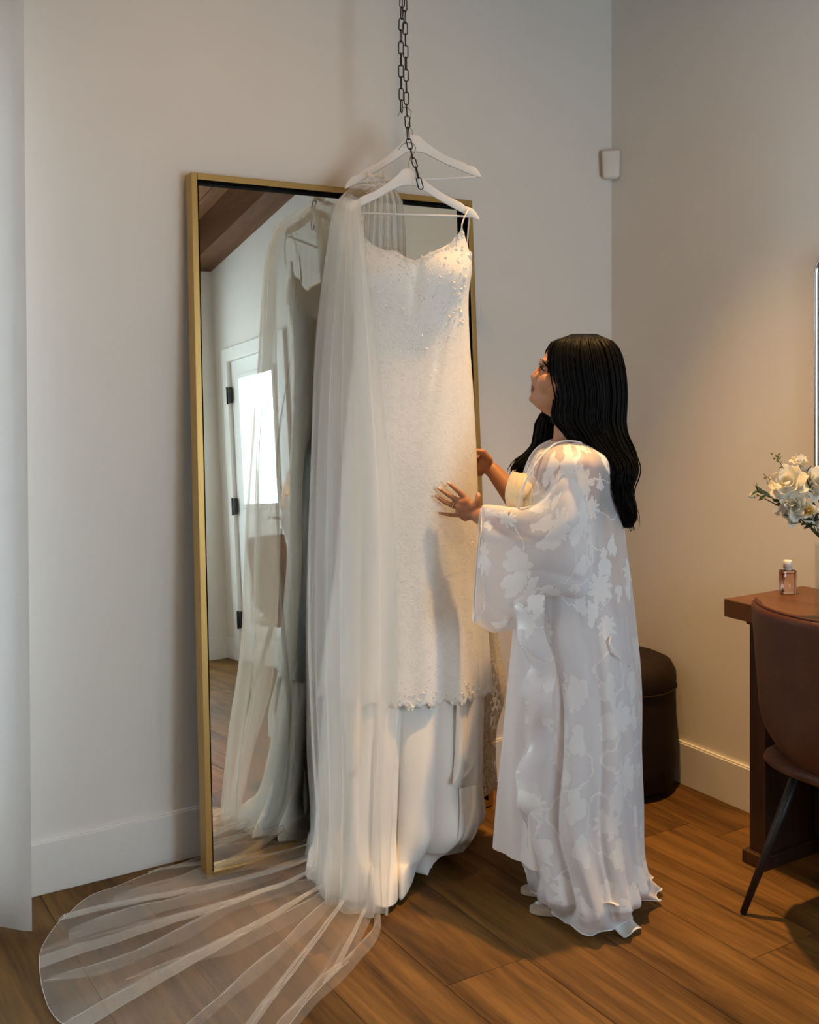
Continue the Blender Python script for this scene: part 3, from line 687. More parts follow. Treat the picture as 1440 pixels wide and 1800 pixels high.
hanger('white wooden hanger in front, holding the wedding dress', (718, 297), 3.42, (606, 372), (843, 386), [(719, 297), (719, 285), (722, 275, .02), (729, 268, .04), (731, 260, .045), (727, 253, .045), (718, 250, .045), (707, 254, .045), (700, 264, .045)], [(618, 374), (836, 381)])

# ---------------------------------------------------------------- wedding dress
dress = empty('wedding_dress', P(718, 900, 3.35), 'ivory lace and satin wedding dress hanging from the front hanger', 'dress')
dress.location.z = 0
DR_ROWS = [(395, 626, 826, 3.43, .045), (440, 624, 827, 3.43, .06), (470, 620, 830, 3.43, .075), (520, 622, 824, 3.43, .075), (600, 621, 826, 3.43, .065), (700, 612, 833, 3.43, .08),
           (800, 603, 838, 3.43, .10), (900, 596, 842, 3.43, .115), (1000, 588, 848, 3.43, .13), (1100, 574, 854, 3.43, .15), (1215, 560, 860, 3.43, .175)]
NECK = [(620, 470), (632, 425), (639, 418), (654, 432), (678, 443), (696, 444), (712, 455), (724, 461), (732, 462), (740, 456), (755, 448), (770, 441), (790, 430), (802, 418), (812, 402), (820, 430), (830, 468)]
def neck_y(px):
    for i in range(len(NECK)-1):
        if px <= NECK[i+1][0]: return lerp(NECK[i][1], NECK[i+1][1], max(0, (px-NECK[i][0])/(NECK[i+1][0]-NECK[i][0])))
    return 468
def dress_off(th, px, py):
    fr = max(0, sin(th)); o = 0
    o += fr*.018*exp(-((px-668)/34)**2-((py-492)/36)**2)+fr*.021*exp(-((px-786)/36)**2-((py-486)/38)**2)
    o -= fr*.014*exp(-((px-(736-(py-470)*.12))/9)**2)*max(0, 1-abs(py-500)/75)
    k = max(0, min(1, (py-540)/160))
    o += fr*k*.0045*sin((px-720)*.055+py*.006)+fr*k*.006*exp(-((px-(800-(py-560)*.22))/11)**2)*max(0, 1-(py-560)/260 if py > 560 else 0)
    o -= fr*.007*exp(-((px-(786-(py-560)*.18))/8)**2)*(max(0, 1-abs(py-640)/130))
    g = max(0, min(1, (py-950)/260))
    o += g*.010*sin(th*9+.6)+g*.006*sin(th*17+py*.004)
    return o
def sheath(th, v, inset=0.0, bottom=1205):
    # a ray's column keeps its angle; the top follows the neckline in front and a low scooped back behind
    c0, a0 = 725, 101
    px_top = c0+a0*cos(th)
    fy = neck_y(px_top); by = 520+60*(1-abs(cos(th)))
    s = 0.5+0.5*max(-1, min(1, sin(th)*6)); top = lerp(by, fy, s)
    scal = 7*abs(sin(th*24))+5*abs(sin(th*11+1)) if bottom == 1205 else 0
    py = lerp(top, bottom+scal, v)
    xl, xr, dc, b = interp(DR_ROWS, py); c = (xl+xr)/2; a = (xr-xl)/2
    px = c+a*cos(th); o = dress_off(th, px, py)-inset
    ob = b*sin(th)+o*sin(th)
    return P2(px+o*cos(th)*FPX/dc, py, dc, -ob)
v, f, uv = grid(220, 150, lambda u, v: sheath(2*pi*u, v), True, lambda u, v: (u*1.0, v*1.35))
o = mesh('lace_sheath', v, f, M['lace'], dress, uvs=uv); s_ = o.modifiers.new('t', 'SOLIDIFY'); s_.thickness = .003; s_.offset = -1
# beads and sequins sewn on the lace
b = MB()
for i in range(4200):
    th = random.uniform(.02, pi-.02); vv = random.random()
    if random.random() < .35: vv = 1-random.random()**2*.16 if random.random() < .5 else random.random()**1.5*.3
    p = sheath(th, min(.995, vv)); 
    cl = noise.noise(p*9)
    if cl < -.12: continue
    nrm = (P2(725, 600, 3.43, 0)-p); nrm.z = 0; nrm = -nrm.normalized(); nrm = (nrm+Vector((random.gauss(0, .32), random.gauss(0, .32), random.gauss(0, .32)))).normalized()
    F = frame_for(nrm); rr_ = random.choice((.0010, .0012, .0015, .0021))
    c = p+(-Fv)*.0015; b.add(([c+F @ Vector((rr_*cos(q*pi/2.5), rr_*sin(q*pi/2.5), 0)) for q in range(5)]+[c+F @ Vector((0, 0, rr_*.5))], [(k, (k+1) % 5, 5) for k in range(5)]))
o = b.mesh('sequins', M['sequin'], dress, smooth=False); o['kind'] = 'stuff'
# small lace petals standing proud of the bodice and along the hem of the lace
b = MB()
for i in range(520):
    th = random.uniform(.5, pi-.3); t = random.random(); vv = t*.22 if i % 2 else random.choice((random.uniform(.965, 1.0), random.uniform(0, .012)))
    p = sheath(th, vv)-Fv*.0; q0 = random.random()*6; sz = random.uniform(.0035, .0065)
    F = frame_for(-Fv+Rv*cos(th)*.6+Vector((random.gauss(0, .3), random.gauss(0, .3), random.gauss(0, .3))))
    pts = [p]+[p+F @ Vector((sz*(.55+.45*abs(sin(k*pi/4*1.0+.4)))*cos(q0+k*pi/4*1.0), sz*(.55+.45*abs(sin(k*pi/4+.4)))*sin(q0+k*pi/4), .0018)) for k in range(8)]
    b.add((pts, [(0, 1+k, 1+(k+1) % 8) for k in range(8)]))
o = b.mesh('lace_petals', M['satin'], dress, smooth=False); o['kind'] = 'stuff'
# straps looped over the hanger's shoulder
def ribbon(pts, wd, th=.0012, side=None):
    return tube(pts, [(wd, th)]*len(pts) if side is None else [(th, wd)]*len(pts), 8)
mesh('strap', *tube([P(812, 405, 3.385), P(812, 395, 3.385), P(816, 383, 3.397), P(822, 371, 3.405), P(825, 368, 3.415), P(827, 374, 3.430), P(824, 395, 3.445), P(821, 430, 3.455), P(820, 458, 3.455)], [(.0024, .0022)]*9, 8), M['satin'], dress)
mesh('strap', *tube([P(634, 424, 3.385), P(630, 400, 3.385), P(626, 376, 3.395), P(623, 364, 3.415), P(622, 372, 3.430), P(623, 420, 3.455), P(626, 470, 3.455)], [(.0024, .0022)]*7, 8), M['satin'], dress)
# off-shoulder lace scallop on the right
b = MB()
for k in range(9):
    c = P(822+4*random.random(), 446+k*3.4, 3.41); F = frame_for(-Fv+Rv*.5+Vector((0, 0, random.uniform(-.3, .3)))); sz = .0105
    b.add(([c]+[c+F @ Vector((sz*(.7+.3*abs(sin(j*pi/3)))*cos(j*pi/6), sz*(.7+.3*abs(sin(j*pi/3)))*sin(j*pi/6), .002*cos(j))) for j in range(12)], [(0, 1+j, 1+(j+1) % 12) for j in range(12)]))
b.mesh('lace_scallop', M['lace'], dress, smooth=False)
# satin skirt: ring of control points at each level, down to a puddle on the floor
def ring_at(py, xl, xr, dc, b, n=24):
    return [P2((xl+xr)/2+(xr-xl)/2*cos(2*pi*k/n), py, dc, -b*sin(2*pi*k/n)) for k in range(n)]
def floor_ring(pts, z, n=24):
    return [FL(*cr([Vector(p) for p in pts], k/n, True), z) for k in range(n)]
hem_px = [(846, 1462), (838, 1498), (806, 1506), (772, 1496), (742, 1530), (716, 1560), (708, 1586), (668, 1592), (622, 1584), (584, 1568), (556, 1545), (548, 1510), (556, 1478), (600, 1450), (660, 1432), (730, 1424), (790, 1424), (830, 1436)]
rings = [ring_at(1150, 574, 848, 3.43, .135), ring_at(1220, 568, 848, 3.42, .15), ring_at(1300, 564, 843, 3.40, .165), ring_at(1380, 562, 840, 3.38, .175), ring_at(1440, 560, 838, 3.36, .185)]
fr_ = [FL(p[0], p[1], .012) for p in hem_px]
# resample the hem by angle so that it matches the rings
cen = P(702, 1500, 3.34); cen.z = 0
def ang_of(p): d = p-cen; return math.atan2(-d.dot(Fv), d.dot(Rv)) % (2*pi)
dense = [cr([q for q in fr_], k/400, True) for k in range(400)]; dense.sort(key=ang_of)
def hem_at(th):
    th %= 2*pi; best = min(dense, key=lambda p: abs(((ang_of(p)-th+pi) % (2*pi))-pi)); return best
hem24 = [hem_at(2*pi*k/24) for k in range(24)]
mid24 = [lerp(rings[-1][k], hem24[k], .72)+Vector((0, 0, -.02)) for k in range(24)]
for k in range(24): mid24[k].z = .055
rings += [mid24, hem24]
def skirt(u, v):
    th = 2*pi*u; col = [cr(rg, u, True) for rg in rings]; p = cr(col, v)
    out_ = (Rv*cos(th)-Fv*sin(th)); g = min(1, v*1.5)
    fold = abs(sin(th*8+.7*sin(th*3)+.7))**.65-.6; fine_ = sin(th*13+2*sin(v*3+th*2))*(1-v*v)
    amp = .036*g*(1 if v < .8 else 1+(v-.8)*2)
    p = p+out_*(fold*amp*1.4+fine_*.006*g)
    if v > .75:
        k = (v-.75)/.25; p = p+Vector((0, 0, .030*k*(1-k)*4*(.5+.5*sin(th*13+1.3))+.012*k*abs(sin(th*8))))+out_*.008*k*sin(th*9)
    p.z = max(p.z, .004)
    return p
v, f, uv = grid(300, 90, skirt, True)
skirt_ob = o = mesh('satin_skirt', v, f, M['satin'], dress, uvs=uv); s_ = o.modifiers.new('t', 'SOLIDIFY'); s_.thickness = .002; s_.offset = -1
# draped satin flounces that fall open at the sides of the skirt
def flounce(name, top, outer, inner, dz, mat, waves=2.5, amp=.018):
    n = len(outer)
    def fn(u, v):
        a = cr([P(q[0], q[1], q[2]+.05) for q in inner], v); b_ = cr([P(q[0], q[1], q[2]+.05) for q in outer], v)
        return lerp(a, b_, u)+(-Fv)*(amp*sin(u*pi*waves+v*2)*(.4+.6*v))
    v, f, uv = grid(40, 50, fn, False, lambda u, v: (u*.2, v*.5)); o = mesh(name, v, f, mat, dress, uvs=uv)
    s = o.modifiers.new('t', 'SOLIDIFY'); s.thickness = .0016; return o
from mathutils.bvhtree import BVHTree
def tree_of(o):
    b0 = worldloc(o); return BVHTree.FromPolygons([v_.co+b0 for v_ in o.data.vertices], [tuple(p.vertices) for p in o.data.polygons])
def depth_hit(tr, px, py):
    d = (P(px, py, 1)-CAM); L = d.length; h = tr.ray_cast(CAM, d/L); return h[3]/L if h[0] else None
sk_tree = tree_of(skirt_ob)
def hug(name, inner_, outer_, off=.010, bulge=.018):
    def fn(u, v):
        xi, yi = cr([Vector(q) for q in inner_], v); xo, yo = cr([Vector(q) for q in outer_], v)
        px, py = lerp(xi, xo, u), lerp(yi, yo, u); d = None; q = px
        for k in range(20):
            d = depth_hit(sk_tree, q, py)
            if d: break
            q -= 3 if xo > xi else -3
        d = d or 3.3
        return P(px, py, d-off-bulge*sin(pi*u*.9)*(.3+.7*v)-.006*sin(u*9+v*5))
    v, f, uv = grid(26, 44, fn, False, lambda u, v: (u*.2, v*.5)); o = mesh(name, v, f, M['satin'], dress, uvs=uv)
    m1 = o.modifiers.new('s', 'SMOOTH'); m1.iterations = 6; m1.factor = .5
    m2 = o.modifiers.new('t', 'SOLIDIFY'); m2.thickness = .0016
hug('satin_flounce', [(806, 1202), (802, 1240), (800, 1290), (798, 1335), (796, 1379)], [(836, 1204), (848, 1232), (851, 1262), (846, 1300), (836, 1340), (818, 1366), (798, 1380)])
hug('satin_flounce', [(600, 1202), (602, 1240), (606, 1290), (608, 1330), (610, 1366)], [(634, 1204), (638, 1240), (637, 1285), (634, 1325), (624, 1352), (612, 1370)])
hug('satin_flounce', [(806, 1386), (808, 1420), (806, 1460), (800, 1494)], [(840, 1378), (848, 1402), (845, 1440), (832, 1476), (812, 1500)], .006, .010)
# sheer lace train falling behind at the right
flounce('lace_train', 0, [(872, 1100, 3.50), (880, 1150, 3.50), (888, 1200, 3.49), (886, 1235, 3.48), (874, 1280, 3.47), (872, 1330, 3.46), (874, 1375, 3.45), (866, 1396, 3.44)], [(835, 1100, 3.46), (835, 1150, 3.46), (838, 1200, 3.45), (836, 1240, 3.44), (830, 1290, 3.43), (826, 1330, 3.43), (824, 1370, 3.42), (824, 1400, 3.42)], 0, M['lace_sheer'], 3, .014)
flounce('lace_train', 0, [(850, 1120, 3.44), (866, 1180, 3.44), (862, 1240, 3.43), (856, 1290, 3.42), (868, 1340, 3.41), (872, 1380, 3.40), (846, 1398, 3.39)], [(830, 1120, 3.42), (836, 1180, 3.42), (828, 1240, 3.41), (826, 1290, 3.40), (824, 1340, 3.39), (822, 1380, 3.38), (820, 1400, 3.38)], 0, M['lace_sheer'], 2, .01)

# ---------------------------------------------------------------- veil
veil = empty('bridal_veil', P(660, 900, 3.4), 'long sheer ivory tulle veil with a train spread over the floor', 'veil'); veil.location.z = 0
VR = [
 [(708, 352, 3.475), (685, 332, 3.475), (660, 328, 3.46), (632, 326, 3.44), (612, 334, 3.38), (608, 340, 3.31), (620, 342, 3.27), (633, 350, 3.27)],
 [(710, 380, 3.485), (680, 372, 3.50), (640, 366, 3.48), (600, 356, 3.44), (590, 362, 3.36), (596, 366, 3.28), (614, 368, 3.25), (633, 372, 3.245)],
 [(712, 430, 3.49), (680, 430, 3.51), (630, 428, 3.49), (588, 425, 3.44), (577, 422, 3.36), (585, 420, 3.26), (612, 420, 3.22), (640, 420, 3.225)],
 [(714, 600, 3.50), (670, 600, 3.53), (610, 600, 3.50), (566, 600, 3.43), (555, 600, 3.35), (570, 600, 3.24), (612, 600, 3.19), (652, 600, 3.20)],
 [(718, 800, 3.52), (660, 800, 3.55), (600, 800, 3.50), (556, 800, 3.42), (546, 800, 3.33), (562, 800, 3.20), (610, 800, 3.15), (665, 800, 3.17)],
 [(720, 1050, 3.54), (650, 1050, 3.56), (590, 1050, 3.50), (550, 1050, 3.40), (539, 1050, 3.31), (556, 1050, 3.17), (612, 1050, 3.11), (680, 1050, 3.13)],
 [(700, 1280, 3.54), (640, 1280, 3.55), (590, 1280, 3.48), (553, 1280, 3.38), (543, 1280, 3.29), (560, 1280, 3.14), (615, 1280, 3.07), (672, 1280, 3.08)],
 [(690, 1440, 3.52), (640, 1440, 3.53), (590, 1440, 3.46), (560, 1440, 3.36), (552, 1440, 3.27), (566, 1440, 3.11), (616, 1440, 3.04), (664, 1440, 3.04)],
 [(690, 1480, 3.5), (640, 1490, 3.48), (590, 1500, 3.38), (558, 1510, 3.30), (545, 1530, 3.22), (570, 1560, 3.10), (618, 1575, 3.02), (668, 1578, 3.01)]]
def vd_(q, j, n):
    d = q[2]+.10*max(0, 1-max(0, j-(n-3))/2)+.01
    return (q[0], q[1], min(d, (3.257-(.215 if q[1] > 700 else .15))/(.848-.53*(q[0]-720)/FPX)))
VP_ = [[P(*vd_(q, j, len(VR))) for q in row] for j, row in enumerate(VR)]
for q in VP_[-1]: q.z = .02
def veil_fn(u, v):
    p = cr([cr(row, u) for row in VP_], v)
    q = cr([cr(row, min(1, u+.01)) for row in VP_], v)-cr([cr(row, max(0, u-.01)) for row in VP_], v); q.z = 0
    nrm = Vector((q.y, -q.x, 0)); nrm = nrm.normalized() if nrm.length > 1e-6 else Fv
    amp = .003+.007*min(1, v*1.4)
    fold = sin(u*2*pi*6+1.2*sin(v*4)+.5)*.9+sin(u*2*pi*14+2*sin(v*3+1))*.22
    t = q.normalized() if q.length > 1e-6 else Rv
    return p+nrm*amp*fold+t*amp*.6*cos(u*2*pi*6+1.2*sin(v*4)+.5)
v, f, uv = grid(300, 110, veil_fn); mesh('veil_panel', v, f, M['tulle'], veil, uvs=uv)
for uu in (0.0, 1.0):
    mesh('veil_edge', *tube([veil_fn(uu, k/70) for k in range(71)], .0012, 5), M['tulle_hem'], veil)
# a looser second layer over the dress's left half
VR2 = [[(630, 352, 3.26), (640, 352, 3.28), (668, 342, 3.44), (700, 346, 3.46)], ]
V2 = [[(604, 345, 3.32), (612, 346, 3.26), (622, 352, 3.25), (632, 358, 3.25)], [(588, 430, 3.30), (604, 430, 3.22), (622, 430, 3.20), (640, 430, 3.21)], [(566, 640, 3.27), (592, 640, 3.18), (630, 640, 3.15), (664, 640, 3.18)],
      [(556, 900, 3.22), (590, 900, 3.11), (640, 900, 3.09), (690, 900, 3.14)], [(556, 1180, 3.16), (590, 1180, 3.06), (640, 1180, 3.04), (700, 1180, 3.08)], [(566, 1400, 3.12), (595, 1400, 3.03), (640, 1400, 3.01), (690, 1400, 3.04)], [(560, 1545, 3.14), (590, 1575, 3.04), (640, 1590, 2.99), (680, 1585, 3.0)]]
V2P = [[P(*vd_(q, j, len(V2))) for q in row] for j, row in enumerate(V2)]
for q in V2P[-1]: q.z = .02
def veil2(u, v):
    p = cr([cr(row, u) for row in V2P], v); a = .002+.008*v
    return p-Fv*(a*sin(u*2*pi*4+2*v)+.2*a*sin(u*2*pi*9+v*6))+Rv*a*cos(u*2*pi*5+2*v)
v, f, uv = grid(130, 100, veil2); mesh('veil_panel', v, f, M['tulle'], veil, uvs=uv)
V3 = [[(650, 330, 3.50), (668, 326, 3.49), (692, 330, 3.50)], [(642, 350, 3.51), (672, 347, 3.49), (706, 352, 3.51)], [(636, 400, 3.53), (672, 400, 3.51), (711, 400, 3.53)], [(632, 470, 3.54), (672, 470, 3.53), (713, 470, 3.55)], [(628, 640, 3.56), (672, 640, 3.56), (715, 640, 3.57)]]
V3P = [[P(*q) for q in row] for row in V3]
v, f, uv = grid(120, 60, lambda u, v: cr([cr(row, u) for row in V3P], v)-Fv*(.010*sin(u*2*pi*7+v)+.004*sin(u*2*pi*17))); mesh('veil_panel', v, f, M['tulle_gather'], veil, uvs=uv)
# the train: a fan of folds over the floor
inner = [(668, 1578), (640, 1590), (610, 1580), (585, 1565), (568, 1548), (556, 1528), (550, 1500), (556, 1470)]
outer = [(640, 1672), (560, 1748), (470, 1850), (330, 1930), (190, 1880), (105, 1805), (76, 1750), (70, 1690), (84, 1652), (122, 1612), (186, 1568), (300, 1530), (372, 1505), (450, 1478), (520, 1462)]
inn = [FL(*q) for q in inner]; out3 = [FL(*q) for q in outer]
def train(t, s, layer=0):
    A = .030; tt = t+A*sin(2*pi*t*7+.8)+.010*sin(2*pi*t*19+s*2)
    tt = min(1, max(0, tt)); a = cr(inn, tt); b_ = cr(out3, tt)
    wob = (1-s)*s*.05*sin(t*9+2)
    p = lerp(a, b_, s)+Rv*wob
    ph = 2*pi*t*7+.8; h = .5-.5*sin(ph+1.1)
    edge = .006*abs(sin(t*60+1))*s
    z = .006+.040*h*(1-s)**.7*s**.25+.015*h*s*(1-.5*s)+.05*(1-s)**5+.004*noise.noise(Vector((p.x*14, p.y*14, t*5)))+edge
    p.z = max(.003+layer*.002, z)+layer*.004
    return p
v, f, uv = grid(420, 60, train); mesh('veil_train', v, f, M['tulle_floor'], veil, uvs=uv)
mesh('veil_edge', *tube([train(k/300, 1.0) for k in range(301)], .0009, 5), M['tulle_hem'], veil)
# folded-over strips lying on the train
def strip(pl, pr, hump=.018, mat='tulle_floor', name='veil_fold'):
    L = [FL(*q) for q in pl]; Rr = [FL(*q) for q in pr]
    def fn(u, v):
        p = lerp(cr(L, v), cr(Rr, v), u); p.z = .012+hump*sin(pi*u)*sin(pi*min(1, v*.9+.1))+.003*sin(v*23+u*5); return p
    v, f, uv = grid(10, 60, fn); mesh(name, v, f, M[mat], veil, uvs=uv)
strip([(600, 1545), (500, 1560), (400, 1598), (300, 1650), (180, 1700), (76, 1728)], [(620, 1552), (520, 1575), (410, 1612), (310, 1668), (190, 1716), (78, 1738)])
strip([(596, 1548), (540, 1590), (450, 1640), (380, 1665), (300, 1700), (222, 1728)], [(606, 1552), (550, 1605), (460, 1660), (385, 1690), (300, 1712), (222, 1732)])
strip([(610, 1560), (560, 1600), (500, 1660), (430, 1720), (350, 1790), (300, 1840)], [(620, 1562), (575, 1610), (515, 1672), (440, 1738), (365, 1800), (310, 1850)])
strip([(655, 1590), (655, 1640), (610, 1690), (560, 1730), (500, 1790), (470, 1840)], [(665, 1588), (668, 1645), (632, 1700), (580, 1752), (520, 1815), (490, 1850)])
strip([(560, 1470), (500, 1500), (450, 1500), (380, 1520), (300, 1550), (200, 1580)], [(560, 1490), (505, 1525), (450, 1535), (380, 1550), (300, 1580), (200, 1600)])
strip([(556, 1500), (500, 1530), (430, 1560), (330, 1585), (240, 1600), (120, 1640)], [(556, 1508), (505, 1538), (430, 1572), (330, 1600), (240, 1625), (122, 1665)], .024)
# comb with pearls
b = MB()
cbm = [P(x, y, 3.53) for x, y in ((640, 320), (655, 322), (672, 321), (690, 318))]
for k in range(15): b.add(ball(cr(cbm, k/14)+Vector((0, 0, .004*(k % 2))), .0042, n=8))
b.mesh('pearl_comb', M['pearl'], veil)
b = MB()
for k in range(22): 
    p = lerp(P(645, 340, 3.528), P(682, 340, 3.528), k/21); b.add(tube([p+Zv*.004, p-Zv*.020], .0007, 5))
b.add(tube([P(643, 338, 3.528), P(684, 338, 3.528)], .0014, 6)); b.mesh('comb_teeth', M['sensor'], veil)
bow = MB()
for s in (-1, 1):
    v, f, _ = grid(8, 6, lambda u, v: P(662+s*(3+11*u), 310+(v-.5)*(6+9*u)+2*sin(u*5), 3.525)-Fv*.008*sin(pi*v)); bow.add((v, f))
bow.add(ball(P(662, 310, 3.52), .005)); bow.mesh('satin_bow', M['satin'], veil)

# ---------------------------------------------------------------- the woman
woman = empty('person', (P(1010, 1560, 3.2).x, P(1010, 1560, 3.2).y, 0), 'woman with long black hair in a sheer white floral robe, touching the wedding dress', 'person')
B = MB()
DC = 3.20
def lring(rows, n=28, step=6, parentmb=B):
    "elliptic trunk from rows (py, xl, xr, dc, b)"
    py = rows[0][0]; vs = []; m = 0; y = py
    ys = []
    while y < rows[-1][0]: ys.append(y); y += step
    ys.append(rows[-1][0])
    for y in ys:
        r_ = interp(rows, y)
        for k in range(n):
            q = 2*pi*k/n; vs.append(P2((r_[0]+r_[1])/2+(r_[1]-r_[0])/2*cos(q), y, r_[2], -r_[3]*sin(q)))
    f = []
    for i in range(len(ys)-1):
        for k in range(n): f.append((i*n+k, (i+1)*n+k, (i+1)*n+(k+1) % n, i*n+(k+1) % n))
    f.append(tuple(range(n))); f.append(tuple((len(ys)-1)*n+k for k in range(n-1, -1, -1)))
    parentmb.add((vs, f))
# trunk
lring([(768, 988, 1030, DC, .045), (778, 978, 1044, DC, .075), (792, 958, 1058, DC, .140), (812, 938, 1068, DC, .182), (840, 924, 1070, DC, .165), (870, 914, 1068, DC, .145), (900, 912, 1062, DC, .135), (950, 930, 1052, DC, .122), (1000, 938, 1056, DC, .125), (1060, 932, 1086, DC, .155), (1110, 932, 1094, DC, .168), (1150, 940, 1085, DC, .165), (1175, 960, 1065, DC, .13)])
# neck and head
B.add(tube([P(1004, 700, DC), P(1003, 735, DC), P(1004, 765, DC), P(1008, 790, DC)], [.050, .047, .052, .075], 20))
H = MB()
lring([(590, 1005, 1035, DC, .018), (594, 990, 1052, DC, .038), (602, 976, 1066, DC, .056), (614, 964, 1076, DC, .069), (626, 957.5, 1081, DC, .074), (636, 953.5, 1084, DC, .076), (645, 954.5, 1085, DC, .075), (653, 953, 1084, DC, .074), (662, 945, 1082, DC, .072), (670, 940, 1079, DC, .069),
       (680, 937, 1072, DC, .066), (690, 935, 1064, DC, .062), (698, 934, 1050, DC, .056), (706, 935.5, 1038, DC, .050), (713, 940, 1026, DC, .045), (720, 948, 1016, DC, .040), (727, 958, 1010, DC, .036), (733, 968, 1006, DC, .03)], 40, 2, H)
# narrow the face towards the profile line (fuller at the jaw and cheek)
hc = P(1010, 660, DC)
nv = []
for p in H.v:
    f_ = -(p-hc).dot(Rv); dd = (p-hc).dot(Fv)
    if f_ > .03: 
        k = min(1, (f_-.03)/.10); dd2 = dd*(1-.10*k); nv.append(p+Fv*(dd2-dd))
    else: nv.append(p)
H.v = nv
def HP(px, py, s): return P2(px, py, DC, s)     # s: sideways, negative = nearer to the viewer
# nose
H.add(tube([HP(951, 641, 0), HP(947, 649, 0), HP(942, 655, 0), HP(936.5, 661, 0), HP(937.5, 666.5, 0), HP(942, 669, 0)], [(.0050, .006), (.0062, .0065), (.0072, .0085), (.0078, .0095), (.0078, .012), (.006, .012)], 14))
for s in (-1, 1): H.add(ball(HP(941, 666, s*.0125), .0085, .0075, .0070)); H.add(ball(HP(949, 661, s*.020), .010, .014, .012))
# lips, chin, cheeks, brow ridge, lids, ears
for s in (-.012, -.006, 0, .006, .012):
    q = abs(s)/.012; H.add(ball(HP(936.5+4*q*q, 680.5-1*q, s), .0058, .0075, .0042)); H.add(ball(HP(935.5+4*q*q, 687-1.5*q, s), .0062, .0075, .0048))
H.add(ball(HP(938.5, 701, 0), .014, .020, .014)); H.add(ball(HP(939, 674, 0), .008, .012, .008))
for s in (-1, 1):
    H.add(ball(HP(962, 674, s*.036), .030, .024, .034)); H.add(ball(HP(957, 635, s*.028), .010, .026, .007))
    H.add(ball(HP(958.5, 641.5, s*.031), .0115, .018, .0062)); H.add(ball(HP(959.5, 650.5, s*.031), .0120, .017, .005))
    H.add(ball(HP(1018, 668, s*.074), .020, .007, .028)); pass
RH = Matrix.Rotation(radians(9), 3, 'Z')
RH = Matrix.Rotation(radians(-9), 3, 'Z')
B.add((rot_about(H.v, hc, RH), H.f))
def headpt(px, py, s): return hc+RH @ (HP(px, py, s)-hc)
# arms: near arm to the dress, far arm to its edge
sh, el, wr = P(1014, 838, 3.075), P(978, 950, 3.04), P(842, 908, 3.285)
B.add(limb(sh, el, .050, .038)); B.add(limb(el, lerp(el, wr, .35), .038, .036)); B.add(limb(lerp(el, wr, .3), wr, .036, .0235))
B.add(ball(P(1012, 833, 3.08), .052))
sh2, el2, wr2 = P(1000, 826, 3.36), P(930, 905, 3.42), P(866, 826, 3.475)
B.add(limb(sh2, el2, .047, .036)); B.add(limb(el2, lerp(el2, wr2, .4), .0385, .0375)); B.add(limb(lerp(el2, wr2, .35), wr2, .0375, .0245))
# near hand, back towards the viewer, fingers spread on the lace
def seg(pts, rad, n=12):
    for i in range(len(pts)-1): B.add(limb(pts[i], pts[i+1], rad[i], rad[i+1], n))
HDn = {'w': 3.285, 'k': 3.300, 'm': 3.296, 't': 3.303}
NAILS = []
def finger(kn, pip, dip, tip, r0=.0078, dk=3.300, dt=3.306, bend=.006):
    pts = [P(*kn, dk), P(*pip, (dk+dt)/2-bend), P(*dip, dt-bend*.5), P(*tip, dt)]
    seg(pts, [r0*1.12, r0, r0*.90, r0*.76]); NAILS.append((pts[3]-Fv*r0*.8+(pts[2]-pts[3]).normalized()*.0015, r0))
    return pts
finger((816, 873), (802, 860.5), (793.5, 853), (787.5, 848.5))
finger((807, 881), (789, 870.5), (779, 864), (771, 858))
ringf = finger((802, 891), (783, 883), (774, 877), (767, 871))
finger((803, 906), (788, 904.5), (780, 903), (772, 901.5), .0066)
seg([P(838, 893, 3.288), P(840, 880, 3.282), P(841, 869, 3.288)], [.0125, .0095, .0078]); NAILS.append((P(842, 869, 3.288)-Fv*.007, .008))
# palm
for (x, y, rx, ry, rz) in ((812, 884, .014, .012, .014), (808, 893, .015, .012, .015), (808, 903, .014, .0115, .012), (820, 884, .018, .0135, .018), (820, 896, .020, .014, .018), (818, 908, .017, .013, .015), (830, 892, .019, .0145, .021), (830, 904, .021, .0155, .019), (838, 902, .020, .017, .021)):
    B.add(ball(P(x, y, 3.297-.004*(x > 825)), rx, ry, rz, 14, Matrix((Rv, Fv, Zv)).transposed()))
# far hand closing on the dress's edge
for (x, y, d, r_) in ((856, 816, 3.475, .024), (850, 808, 3.475, .021), (848, 820, 3.475, .022), (860, 824, 3.475, .022), (843, 826, 3.47, .018)):
    B.add(ball(P(x, y, d), r_, r_*.8, r_, 14))
seg([P(860, 808, 3.46), P(850, 795, 3.455), P(838, 793, 3.455), P(829, 799, 3.46)], [.0125, .0105, .009, .0075])
for i in range(4):
    y = 806+i*9.2; d = 3.485
    seg([P(846, y, d), P(833+i*.6, y-1, d+.016), P(821+i, y+1, d+.016), P(814+i*1.5, y+3, d+.004)], [.0095-.0006*i, .0085-.0006*i, .0078-.0006*i, .0065-.0004*i])
